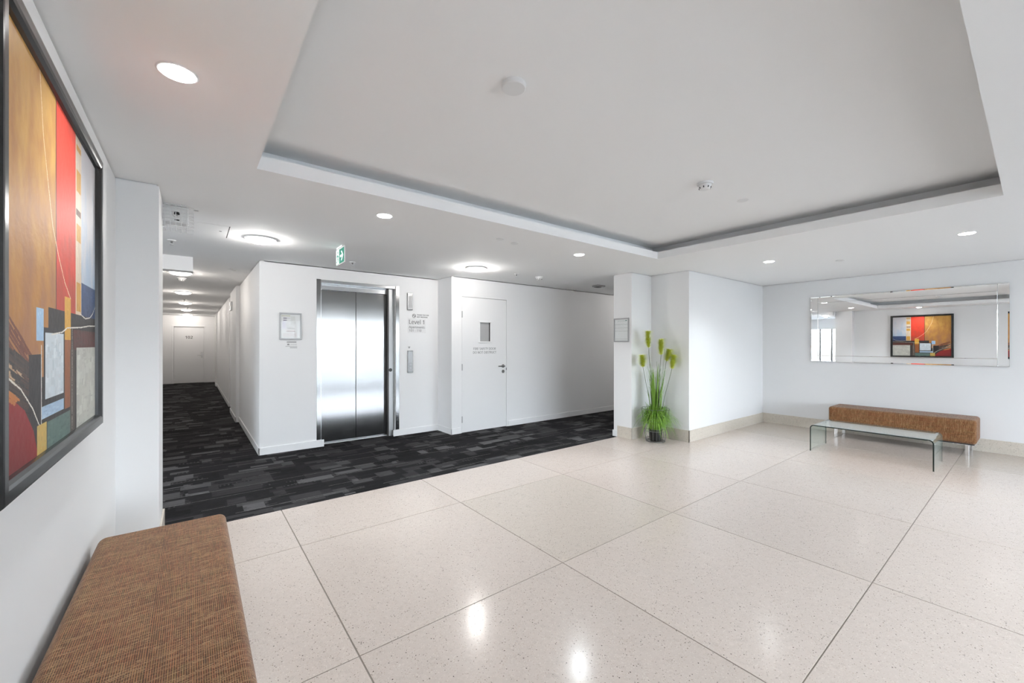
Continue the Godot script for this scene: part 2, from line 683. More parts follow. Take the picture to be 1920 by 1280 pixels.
	line(im, r, [Vector2(0.39, 0.684), Vector2(0.50, 0.675), Vector2(0.56, 0.66), Vector2(0.75, 0.652), Vector2(0.88, 0.642), Vector2(1.0, 0.638)], 5, c8(226, 220, 210), 0.6)
	line(im, r, [Vector2(0.735, 0.605), Vector2(0.82, 0.617), Vector2(0.90, 0.610), Vector2(0.95, 0.592), Vector2(1.0, 0.562)], 5, c8(226, 220, 210), 0.6)
	line(im, r, [Vector2(0.624, 0.66), Vector2(0.622, 0.99)], 4, c8(214, 206, 192), 0.6)
	return ImageTexture.create_from_image(im)


# paint rubbed in soft clouds: tones from the top of the patch to its foot
func cloud(im: Image, u0: float, u1: float, v0: float, v1: float, tones: Array, seed_: int) -> void:
	var n := im.get_width()
	var soft := FastNoiseLite.new()
	soft.seed = seed_
	soft.frequency = 0.006
	soft.fractal_octaves = 4
	var x0 := int(u0 * n)
	var y0 := int(v0 * n)
	var h := int(v1 * n) - y0
	for y in range(y0, y0 + h):
		for x in range(x0, int(u1 * n)):
			var f := clampf(float(y - y0) / h + soft.get_noise_2d(x * 1.6, y * 0.8) * 0.55, 0.0, 1.0) * 2.0
			var c: Color = tones[0].lerp(tones[1], f) if f < 1.0 else tones[1].lerp(tones[2], f - 1.0)
			im.set_pixel(x, y, c)


func curve_y(pts: Array, u: float) -> float:
	for k in pts.size() - 1:
		var a: Vector2 = pts[k]
		var b: Vector2 = pts[k + 1]
		if u >= a.x and u <= b.x:
			return lerpf(a.y, b.y, (u - a.x) / (b.x - a.x))
	return 2.0


# strokes of paint inside a rectangle, first the ground colour
func brush(im: Image, r: RandomNumberGenerator, u0: float, u1: float, v0: float, v1: float, a: Color, b: Color, strokes: int, fade: bool) -> void:
	var n := im.get_width()
	var box := Rect2i(int(u0 * n), int(v0 * n), maxi(1, int((u1 - u0) * n)), maxi(1, int((v1 - v0) * n)))
	im.fill_rect(box, a.lerp(b, 0.4))
	for k in strokes:
		var w := r.randi_range(3, maxi(4, box.size.x / 6))
		var h := r.randi_range(4, maxi(5, box.size.y / 6))
		var x := r.randi_range(box.position.x - w / 2, box.end.x - 1)
		var y := r.randi_range(box.position.y - h / 2, box.end.y - 1)
		var where := float(y - box.position.y) / box.size.y if fade else r.randf()
		var c := a.lerp(b, clampf(where + r.randf_range(-0.25, 0.25), 0, 1))
		var f := r.randf_range(0.95, 1.05)
		im.fill_rect(Rect2i(x, y, w, h).intersection(box), Color(c.r * f, c.g * f, c.b * f))


func streak(im: Image, r: RandomNumberGenerator, a: Vector2, b: Vector2, spread: float, c: Color, count: int) -> void:
	for k in count:
		var o := Vector2(0, r.randf_range(-spread, spread))
		var s := r.randf_range(0.0, 0.6)
		var e := r.randf_range(s, 1.0)
		line(im, r, [a.lerp(b, s) + o, a.lerp(b, e) + o], r.randi_range(3, 8), c.lerp(c8(150, 106, 76), r.randf() * 0.35), 1.0)


func line(im: Image, r: RandomNumberGenerator, pts: Array, w: int, c: Color, share: float) -> void:
	var n := im.get_width()
	for k in pts.size() - 1:
		var a: Vector2 = pts[k] * n
		var b: Vector2 = pts[k + 1] * n
		var steps := int(a.distance_to(b) / 2.0) + 1
		for i in steps:
			if r.randf() <= share + 0.25:
				var p := a.lerp(b, float(i) / steps)
				im.fill_rect(Rect2i(int(p.x), int(p.y), r.randi_range(maxi(1, w - 2), w), r.randi_range(maxi(1, w - 2), w)), c)


# ------------------------------------------------------------------ the shell
func build_floor() -> void:
	var fl := Node3D.new()
	fl.name = numbered("floor")
	add_child(fl)
	tag(fl, "polished beige terrazzo tile floor of the lobby with thin dark joints", "floor", "", "structure")
	put("grout_bed", Geo.new().box(LEFT - 0.3, RIGHT + 0.3, -0.2, -0.0025, EDGE, GLAZED), M.grout, fl)
	var shared := {}
	var i0 := -1
	var j0 := -1
	for i in range(i0, 7):
		for j in range(j0, 7):
			var x0 := maxf(0.578 + i * TILE_X, LEFT - 0.01)
			var x1 := minf(0.578 + (i + 1) * TILE_X, RIGHT)
			var z0 := maxf(-3.083 + j * TILE_Z, EDGE)
			var z1 := minf(-3.083 + (j + 1) * TILE_Z, GLAZED)
			if x1 - x0 < 0.02 or z1 - z0 < 0.02:
				continue
			var gap_x0 := 0.003 if x0 > LEFT else 0.0
			var gx1 := 0.003 if x1 < RIGHT else 0.0
			var gz0 := 0.0025 if z0 > EDGE else 0.0
			var gz1 := 0.0025 if z1 < GLAZED else 0.0
			var w := x1 - gx1 - x0 - gap_x0
			var d := z1 - gz1 - z0 - gz0
			var turn := rng.randi_range(0, 5)
			var key := "%.3f %.3f %d" % [w, d, turn]
			if not shared.has(key):
				# six cuts from the same slab of terrazzo, so that alike tiles share a mesh
				var tg := Geo.new().rbox(0, w, -0.018, 0.0, 0, d, 0.0012, 1)
				for k in tg.t.size():
					tg.t[k] += Vector2(0.43 * turn, 0.71 * turn)
				shared[key] = tg.mesh()
			var t := put("tile", shared[key], M.tiles[rng.randi_range(0, 3)], fl)
			t.position = Vector3(x0 + gap_x0, 0, z0 + gz0)
	var ca := Geo.new()
	ca.rbox(-4.7, 10.0, -0.2, 0.0, -19.0, EDGE, 0.001, 1)
	struct("floor", ca, M.carpet, "charcoal carpet of random light and dark blocks in the lift lobby and corridor", "carpet")
	var mt := Geo.new()  # added unseen mat, makes the dark band that the lift doors reflect
	mt.rbox(1.2, 6.8, 0.0, 0.009, 0.15, 2.4, 0.004, 1)
	tag(put("added_dark_mat", mt, M.added_matting), "unseen dark mat added behind the camera to make the dark band mirrored in the lift doors", "mat")
	var gr := Geo.new().box(-40, 45, -0.6, -0.35, -40, 45)
	struct("ground", gr, M.paving, "pale paving outside the windows", "ground")


func wallbox(g: Geo, x0: float, x1: float, z0: float, z1: float, y0 := 0.0) -> Geo:
	g.box(x0, x1, y0, WALL_TOP, z0, z1)
	g.box(x0 + 0.012, x1 - 0.012, WALL_TOP - 0.02, SLAB, z0 + 0.012, z1 - 0.012)
	return g


func build_walls() -> void:
	struct("wall_left", wallbox(Geo.new(), -0.62, LEFT, -3.53, GLAZED), M.wall, "white wall behind the painting and the near bench", "wall")
	struct("wall_pier", wallbox(Geo.new(), -0.62, -0.175, -3.95, -3.53), M.wall, "white pier at the corner between the painting wall and the corridor", "wall")
	struct("wall_right", wallbox(Geo.new(), RIGHT, RIGHT + 0.25, -3.1, GLAZED), M.wall, "white wall carrying the wide mirror above the far bench", "wall")
	var blk := Geo.new()
	wallbox(blk, 5.0, 10.0, -3.92, -3.605)
	wallbox(blk, 5.491, 10.0, -3.7, -3.005)
	struct("wall_return", blk, M.wall, "stepped white wall block behind the potted grass", "wall")
	# lift wall with its opening
	var lw := Geo.new()
	wallbox(lw, 0.65, 1.353, -6.6, LIFT)
	wallbox(lw, 2.405, 3.2, -6.6, LIFT)
	wallbox(lw, 1.353, 2.405, -6.6, LIFT, 2.245)
	lw.box(0.70, 3.1, WALL_TOP - 0.02, SLAB, -6.5, LIFT - 0.012)
	struct("wall_lift", lw, M.wall, "white wall around the steel lift doors", "wall")
	struct("wall_shaft", Geo.new().box(1.3, 2.45, -0.1, 2.45, -6.7, -6.3), M.dark_gap, "closed back of the lift opening behind its doors", "wall")
	# fire door wall with its opening
	var fw := Geo.new()
	wallbox(fw, 3.105, 3.285, -6.4, FIRE)
	wallbox(fw, 4.155, 10.0, -6.4, FIRE)
	wallbox(fw, 3.285, 4.155, -6.4, FIRE, 2.146)
	fw.box(3.285, 4.155, 0.0, 2.146, -6.3, FIRE - 0.07)
	fw.box(3.15, 9.9, WALL_TOP - 0.02, SLAB, -6.3, FIRE - 0.012)
	struct("wall_fire", fw, M.wall, "white wall around the fire safety door, running on to the right", "wall")
	struct("wall_end", wallbox(Geo.new(), 9.6, 10.0, -5.6, -3.8), M.wall, "white wall closing the side passage beyond the fire door", "wall")
	# corridor
	var cr := Geo.new()
	wallbox(cr, 0.65, 1.0, -8.70, -6.6)
	wallbox(cr, 0.60, 1.0, -10.05, -8.70)
	wallbox(cr, 0.80, 1.0, -10.98, -10.05)
	wallbox(cr, 0.63, 1.0, -16.55, -10.98)
	wallbox(cr, 0.60, 1.0, -17.05, -16.55)
	wallbox(cr, 0.80, 1.0, -17.95, -17.05)
	wallbox(cr, 0.64, 1.0, -18.9, -17.95)
	struct("wall_corridor", cr, M.wall, "long white right-hand wall of the corridor with door recesses", "wall")
	struct("wall_corridor", wallbox(Geo.new(), -1.1, -0.87, -18.9, LIFT - 0.1), M.wall, "left-hand wall of the corridor, hidden by the pier", "wall")
	var ew := Geo.new()
	wallbox(ew, -0.87, -0.565, -18.9, -18.6)
	wallbox(ew, 0.35, 0.64, -18.9, -18.6)
	wallbox(ew, -0.565, 0.35, -18.9, -18.6, 2.045)
	ew.box(-0.565, 0.35, 0.0, 2.045, -18.9, -18.69)
	ew.box(-0.85, 0.62, WALL_TOP - 0.02, SLAB, -18.85, -18.612)
	struct("wall_far", ew, M.wall, "white end wall of the corridor around apartment door 102", "wall")
	# wing to the left of the lift lobby
	struct("wall_wing", wallbox(Geo.new(), -4.7, -0.5, -3.95, -3.75), M.wall, "white side wall of the window bay seen only in the mirror", "wall")
	struct("wall_wing", wallbox(Geo.new(), -4.7, -0.87, -6.1, LIFT), M.wall, "white rear wall of the window bay left of the corridor", "wall")
	var bw := Geo.new()
	wallbox(bw, LEFT - 0.2, 1.6, GLAZED, GLAZED + 0.25)
	wallbox(bw, 7.2, RIGHT + 0.2, GLAZED, GLAZED + 0.25)
	struct("wall_back", bw, M.wall, "white wall either side of the window wall behind the camera", "wall")
	# bulkhead over the corridor mouth
	struct("trim_1", Geo.new().box(-0.9, 0.0, 2.245, CEIL + 0.01, -6.36, -6.2), M.wall, "white boxed bulkhead under the corridor ceiling", "bulkhead")


func build_ceiling() -> void:
	var ce := Node3D.new()
	ce.name = "ceiling"
	add_child(ce)
	tag(ce, "white plasterboard ceiling with a large rectangular recess over the lobby", "ceiling", "", "structure")
	var x0 := 0.30
	var x1 := 4.475
	var z0 := -2.85
	var z1 := -0.145
	var s := Geo.new()
	s.box(-5.0, x0, CEIL, SLAB, -19.2, GLAZED + 0.35)
	s.box(x1, 10.3, CEIL, SLAB, -19.2, GLAZED + 0.35)
	s.box(x0, x1, CEIL, SLAB, -19.2, z0)
	s.box(x0, x1, CEIL, SLAB, z1, GLAZED + 0.35)
	put("soffit", s, M.ceiling, ce)
	var k := 0.19
	var cv := Geo.new()
	cv.box(x0 - k - 0.1, x0 - k, SLAB, UPPER + 0.1, z0 - k - 0.1, z1 + k + 0.1)
	cv.box(x1 + k, x1 + k + 0.1, SLAB, UPPER + 0.1, z0 - k - 0.1, z1 + k + 0.1)
	cv.box(x0 - k, x1 + k, SLAB, UPPER + 0.1, z0 - k - 0.1, z0 - k)
	cv.box(x0 - k, x1 + k, SLAB, UPPER + 0.1, z1 + k, z1 + k + 0.1)
	put("cove_wall", cv, M.ceiling, ce)
	put("raised_panel", Geo.new().box(x0 - k - 0.1, x1 + k + 0.1, UPPER, UPPER + 0.12, z0 - k - 0.1, z1 + k + 0.1), M.ceiling, ce)


# run of skirting along a list of plan points, thickness to the left of the walking direction
func skirting(g: Geo, pts: Array, h: float, thick: float) -> Geo:
	for k in pts.size() - 1:
		var a: Vector2 = pts[k]
		var b: Vector2 = pts[k + 1]
		var d := (b - a).normalized()
		var side := Vector2(d.y, -d.x) * thick
		var e := d * thick * 0.98
		var lo := (a - e).min(b + e).min(a - e + side).min(b + e + side)
		var hi := (a - e).max(b + e).max(a - e + side).max(b + e + side)
		g.rbox(lo.x, hi.x, 0.0, h, lo.y, hi.y, 0.002, 1)
	return g


func build_baseboards() -> void:
	var h := 0.092
	var t := 0.012
	var g := Geo.new()
	g.rbox(0.65 - t, 1.395, 0, h, LIFT, LIFT + t, 0.002, 1)
	g.rbox(2.363, 3.105, 0, h, LIFT, LIFT + t, 0.002, 1)
	g.rbox(2.393, 2.405, 0, h, LIFT - 0.05, LIFT + t, 0.002, 1)
	g.rbox(1.353, 1.365, 0, h, LIFT - 0.05, LIFT + t, 0.002, 1)
	struct("baseboard_lift", g, M.gloss_white, "white painted baseboard below the lift wall", "baseboard")
	g = Geo.new()
	g.rbox(3.105 - t, 3.105, 0, h, LIFT, FIRE + t, 0.002, 1)
	g.rbox(3.105 - t, 3.262, 0, h, FIRE, FIRE + t, 0.002, 1)
	g.rbox(4.18, 9.6, 0, h, FIRE, FIRE + t, 0.002, 1)
	struct("baseboard_fire", g, M.gloss_white, "white painted baseboard running right from the fire door", "baseboard")
	g = Geo.new()
	g.rbox(0.65 - t, 0.65, 0, h, -8.70, LIFT + t, 0.002, 1)
	g.rbox(0.60 - t, 0.65, 0, h, -8.70, -8.70 + t, 0.002, 1)
	g.rbox(0.60 - t, 0.60, 0, h, -10.05, -8.70 + t, 0.002, 1)
	g.rbox(0.63 - t, 0.63, 0, h, -16.55, -10.98, 0.002, 1)
	g.rbox(0.63 - t, 0.80, 0, h, -10.99, -10.98 + t, 0.002, 1)
	g.rbox(0.60 - t, 0.66, 0, h, -16.55, -16.55 + t, 0.002, 1)
	g.rbox(0.60 - t, 0.60, 0, h, -17.1, -16.55, 0.002, 1)
	g.rbox(0.64 - t, 0.64, 0, h, -18.6, -17.95, 0.002, 1)
	g.rbox(0.40, 0.65, 0, h, -18.6, -18.6 + t, 0.002, 1)
	g.rbox(-0.87, -0.61, 0, h, -18.6, -18.6 + t, 0.002, 1)
	g.rbox(-0.87, -0.87 + t, 0, h, -18.6, LIFT, 0.002, 1)
	struct("baseboard_corridor", g, M.gloss_white, "white painted baseboard down both sides of the corridor", "baseboard")
	# terrazzo skirting of the lobby
	h = 0.165
	t = 0.012
	g = Geo.new()
	g.rbox(LEFT, LEFT + t, 0, h, -3.53, GLAZED, 0.002, 1)
	g.rbox(LEFT, -0.175 + t, 0, h, -3.53, -3.53 + t, 0.002, 1)
	g.rbox(-0.175, -0.175 + t, 0, h, EDGE - 0.1, -3.53 + t, 0.002, 1)
	struct("baseboard_left", g, M.skirt, "tall terrazzo skirting along the painting wall and its pier", "baseboard")
	g = Geo.new()
	g.rbox(5.0 - t, 5.0, 0, h, EDGE, -3.605 + t, 0.002, 1)
	g.rbox(5.0 - t, 5.491, 0, h, -3.605, -3.605 + t, 0.002, 1)
	g.rbox(5.491 - t, 5.491, 0, h, -3.605, -3.005 + t, 0.002, 1)
	g.rbox(5.491 - t, RIGHT, 0, h, -3.005, -3.005 + t, 0.002, 1)
	struct("baseboard_return", g, M.skirt, "tall terrazzo skirting around the stepped wall behind the plant", "baseboard")
	struct("baseboard_right", Geo.new().rbox(RIGHT - t, RIGHT, 0, h, -3.005, GLAZED, 0.002, 1), M.skirt, "tall terrazzo skirting behind the far bench under the mirror", "baseboard")
	g = Geo.new()
	g.rbox(5.0 - 0.014, 5.0, 0, 0.092, -3.92, EDGE, 0.002, 1)
	g.rbox(5.0 - 0.014, 9.6, 0, 0.092, -3.935, -3.92, 0.002, 1)
	struct("baseboard_passage", g, M.gloss_white, "white painted baseboard turning the corner right of the carpet edge", "baseboard")


func build_windows() -> void:
	var w := Node3D.new()
	w.name = "window_1"
	add_child(w)
	tag(w, "full-height aluminium framed window wall behind the camera", "window", "", "structure")
	var fr := Geo.new()
	var a0 := 1.6
	var a1 := 7.2
	fr.box(a0, a1, 0.0, 0.06, GLAZED, GLAZED + 0.08)
	fr.box(a0, a1, 2.24, CEIL + 0.02, GLAZED, GLAZED + 0.08)
	put("frame", fr, M.gloss_white, w)
	var n := 4
	var step := (a1 - a0) / n
	for k in n + 1:
		var x := a0 + k * step
		put("mullion", Geo.new().rbox(x - 0.03, x + 0.03, 0.05, 2.26, GLAZED, GLAZED + 0.08, 0.004, 1), M.alu, w)
	for k in n:
		put("pane", Geo.new().box(a0 + k * step + 0.03, a0 + (k + 1) * step - 0.03, 0.06, 2.24, GLAZED + 0.035, GLAZED + 0.041), M.pane, w)
	w = Node3D.new()
	w.name = "window_2"
	add_child(w)
	tag(w, "bright tall windows with dark mullions in the left bay, seen in the mirror", "window", "", "structure")
	fr = Geo.new()
	fr.box(-4.6, -4.5, 0.0, 0.08, -5.92, -3.95)
	fr.box(-4.6, -4.5, 2.0, CEIL + 0.02, -5.92, -3.95)
	put("frame", fr, M.gloss_white, w)
	for z in [-5.90, -5.52, -5.13, -4.75, -4.36, -3.97]:
		put("mullion", Geo.new().rbox(-4.6, -4.5, 0.07, 2.02, z - 0.025, z + 0.025, 0.003, 1), M.dark_metal, w)
	for k in 5:
		put("pane", Geo.new().box(-4.553, -4.547, 0.08, 2.0, -5.875 + k * 0.386, -5.54 + k * 0.386), M.pane, w)


# ------------------------------------------------------------------ lamps
func build_lights() -> void:
	# recessed downlights: trim ring, glowing lens and a spot just under it
	var spots := [
		[Vector3(-0.046, CEIL, -2.031), "recessed downlight nearest the painting, largest in view", 0.8],
		[Vector3(1.224, CEIL, -3.25), "recessed downlight in front of the lift, left of the exit sign's line", 2.5],
		[Vector3(3.534, CEIL, -3.266), "recessed downlight between the ceiling recess and the fire door", 2.5],
		[Vector3(5.71, CEIL, -2.072), "recessed downlight left of the mirror, over the return wall", 1.7],
		[Vector3(5.725, CEIL, -0.405), "recessed downlight above the right end of the mirror", 1.5],
		[Vector3(1.224, CEIL, 0.85), "recessed downlight behind the camera on the left", 2.6],
		[Vector3(3.534, CEIL, 0.85), "recessed downlight behind the camera on the right", 2.6],
		[Vector3(5.725, CEIL, 1.95), "unseen recessed downlight added by the mirror wall, behind the camera", 1.3],  # this and the next two are added to even out the lobby light
		[Vector3(1.224, CEIL, 3.2), "unseen recessed downlight added by the window wall on the left", 2.4],
		[Vector3(3.534, CEIL, 3.2), "unseen recessed downlight added by the window wall on the right", 2.4],
	]
	var first: Node3D = null
	for s in spots:
		if first == null:
			first = thing("downlight", s[1], "downlight", s[0], 0.0, "recessed downlights of the lobby")
			put("trim_ring", Geo.new().lathe([Vector2(0.056, -0.001), Vector2(0.058, -0.004), Vector2(0.062, -0.004), Vector2(0.067, 0.0)], 32), M.plastic, first)
			put("lamp_lens", Geo.new().lathe([Vector2(0.0, -0.012), Vector2(0.03, -0.011), Vector2(0.053, -0.007), Vector2(0.057, 0.0)], 32), M.lamp_lens, first)
			var l := SpotLight3D.new()
			l.name = "beam"
			l.light_color = Color(0.94, 0.98, 1.0)
			l.light_energy = s[2]
			l.light_size = 0.045
			l.spot_angle = 62.0
			l.spot_angle_attenuation = 0.9
			l.spot_range = 20.0
			l.spot_attenuation = 2.0
			l.shadow_enabled = true
			l.position = Vector3(0, -0.016, 0)
			l.rotation_degrees.x = -90
			first.add_child(l)
		else:
			var r := copy(first, s[0], s[1])
			(r.get_node("beam") as SpotLight3D).light_energy = s[2]
	# surface-mounted round oyster lights
	var rounds := [
		[Vector3(0.528, CEIL, -4.702), "round surface ceiling light at the corridor mouth, left of the exit sign", 0.33],
		[Vector3(3.043, CEIL, -4.695), "round surface ceiling light in front of the fire door", 0.46],
		[Vector3(-0.14, CEIL, -7.58), "first round ceiling light down the corridor, just past the bulkhead", 0.25],
		[Vector3(-0.15, CEIL, -10.40), "second round ceiling light down the corridor", 0.25],
		[Vector3(-0.15, CEIL, -13.0), "third round ceiling light down the corridor", 0.25],
		[Vector3(-0.15, CEIL, -15.56), "fourth round ceiling light down the corridor", 0.25],
		[Vector3(-0.15, CEIL, -18.05), "last round ceiling light, above apartment door 102", 0.25],
		[Vector3(-1.79, CEIL, -4.61), "round ceiling light in the window bay, seen only in the mirror", 0.6],
		[Vector3(8.07, CEIL, -4.70), "unseen round ceiling light added down the side passage to brighten the fire wall", 0.45],  # added unseen lamp, lifts the dark end of the fire wall
	]
	first = null
	for s in rounds:
		if first == null:
			first = thing("oyster_light", s[1], "ceiling light", s[0], 0.0, "round surface ceiling lights")
			put("base", Geo.new().lathe([Vector2(0.105, -0.012), Vector2(0.135, -0.012), Vector2(0.140, -0.006), Vector2(0.140, 0.0)], 36), M.plastic, first)
			put("lamp_diffuser", Geo.new().lathe([Vector2(0.0, -0.050), Vector2(0.05, -0.048), Vector2(0.09, -0.041), Vector2(0.118, -0.029), Vector2(0.126, -0.010)], 36), M.lamp, first)
			var l := OmniLight3D.new()
			l.name = "glow"
			l.light_color = Color(1.0, 0.985, 0.97)
			l.light_energy = s[2]
			l.light_size = 0.05
			l.omni_range = 20.0
			l.omni_attenuation = 2.0
			l.shadow_enabled = true
			l.position = Vector3(0, -0.034, 0)
			first.add_child(l)
		else:
			var r := copy(first, s[0], s[1])
			var gl: OmniLight3D = r.get_node("glow")
			gl.light_energy = s[2]
			if s[2] == 0.25:
				gl.light_color = Color(1.0, 0.965, 0.93)   # the corridor lamps are warmer


# ------------------------------------------------------------------ lift
func build_lift() -> void:
	var L := thing("elevator", "brushed steel lift doors in a steel-lined opening in the white wall", "elevator", Vector3(0, 0, LIFT))
	var x0 := 1.353
	var x1 := 2.405
	# doors
	var mid := 1.868
	put("door_panel", Geo.new().rbox(x0 + 0.012, mid - 0.0025, 0.008, 2.13, -0.20, -0.165, 0.003, 2), M.steel, L)
	put("door_panel", Geo.new().rbox(mid + 0.0025, x1 - 0.02, 0.008, 2.13, -0.20, -0.165, 0.003, 2), M.steel, L)
	put("sill", Geo.new().rbox(x0, x1, 0.0, 0.006, -0.23, -0.11, 0.002, 1), M.alu, L)
	# stainless lining: head in two steps and jambs
	var hd := Geo.new()
	hd.rbox(x0, x1, 2.205, 2.246, -0.16, -0.012, 0.003, 1)
	hd.rbox(x0, x1, 2.13, 2.205, -0.24, -0.13, 0.003, 1)
	put("header", hd, M.steel_plain, L)
	put("jamb", Geo.new().rbox(x0, x0 + 0.014, 0.0, 2.21, -0.24, -0.012, 0.002, 1), M.steel_plain, L)
	put("jamb", Geo.new().rbox(x1 - 0.014, x1, 0.0, 2.21, -0.24, -0.05, 0.002, 1), M.steel_plain, L)
	put("jamb_strip", Geo.new().rbox(x1 - 0.088, x1 - 0.012, 0.0, 2.205, -0.15, -0.062, 0.003, 1), M.panel_alu, L)
	var ks := put("key_switch", Geo.new().lathe([Vector2(0.026, 0.0), Vector2(0.026, 0.004), Vector2(0.022, 0.007), Vector2(0.012, 0.007), Vector2(0.010, 0.003), Vector2(0.0, 0.003)], 24), M.black, L)
	ks.rotation_degrees.x = 90
	ks.position = Vector3(x1 - 0.060, 0.99, -0.062)
	# corner guards of folded steel on the wall face
	for side in 2:
		var g := Geo.new()
		if side == 0:
			g.rbox(x0 - 0.05, x0 + 0.002, 0.095, 2.25, 0.0, 0.003, 0.001, 1)
			g.rbox(x0, x0 + 0.003, 0.095, 2.25, -0.04, 0.003, 0.001, 1)
		else:
			g.rbox(x1 - 0.002, x1 + 0.05, 0.095, 2.25, 0.0, 0.003, 0.001, 1)
			g.rbox(x1 - 0.003, x1, 0.095, 2.25, -0.008, 0.003, 0.001, 1)
		put("corner_guard", g, M.steel, L)
	# panels beside the lift
	var ind := thing("lift_indicator", "slim steel lift indicator high on the wall right of the lift", "indicator", Vector3(2.622, 2.03, LIFT))
	put("faceplate", Geo.new().rbox(-0.043, 0.043, -0.13, 0.13, 0.0, 0.022, 0.008, 3), M.panel_alu, ind)
	put("end_cap", Geo.new().rbox(-0.0435, 0.0435, 0.10, 0.1305, 0.001, 0.0235, 0.006, 2), M.dark_metal, ind)
	put("end_cap", Geo.new().rbox(-0.0435, 0.0435, -0.1305, -0.108, 0.001, 0.0235, 0.006, 2), M.dark_metal, ind)
	put("display_window", Geo.new().rbox(-0.028, 0.028, -0.09, 0.085, 0.018, 0.0235, 0.003, 1), M.plastic_grey, ind)
	var cal := thing("lift_call_panel", "slim steel lift call panel with two square buttons, waist-high right of the lift", "call panel", Vector3(2.628, 1.11, LIFT))
	put("faceplate", Geo.new().rbox(-0.043, 0.043, -0.17, 0.17, 0.0, 0.022, 0.008, 3), M.panel_alu, cal)
	put("end_cap", Geo.new().rbox(-0.0435, 0.0435, -0.1705, -0.135, 0.001, 0.0235, 0.006, 2), M.dark_metal, cal)
	put("end_cap", Geo.new().rbox(-0.0435, 0.0435, 0.152, 0.1705, 0.001, 0.0235, 0.006, 2), M.dark_metal, cal)
	for y in [-0.098, -0.045]:
		var b := put("button_surround", Geo.new().rbox(-0.028, 0.028, y - 0.025, y + 0.025, 0.018, 0.0235, 0.002, 1), M.dark_metal, cal)
		put("button", Geo.new().rbox(-0.020, 0.020, y - 0.018, y + 0.018, 0.02, 0.027, 0.003, 2), M.panel_alu, b)


# ------------------------------------------------------------------ doors
func lever(parent: Node3D, at: Vector3, dir: float, m: Material) -> void:
	var g := Geo.new().lathe([Vector2(0.027, 0.0), Vector2(0.027, 0.006), Vector2(0.023, 0.010), Vector2(0.011, 0.010), Vector2(0.010, 0.05), Vector2(0.0, 0.05)], 24)
	g.turned(Transform3D(Basis(Vector3.RIGHT, PI / 2), Vector3.ZERO))
	g.tube([Vector3(0, 0, 0.045), Vector3(dir * 0.02, 0, 0.053), Vector3(dir * 0.06, 0, 0.055), Vector3(dir * 0.125, 0.0, 0.05)], 0.009, 10)
	put("handle", g, m, parent).position = at


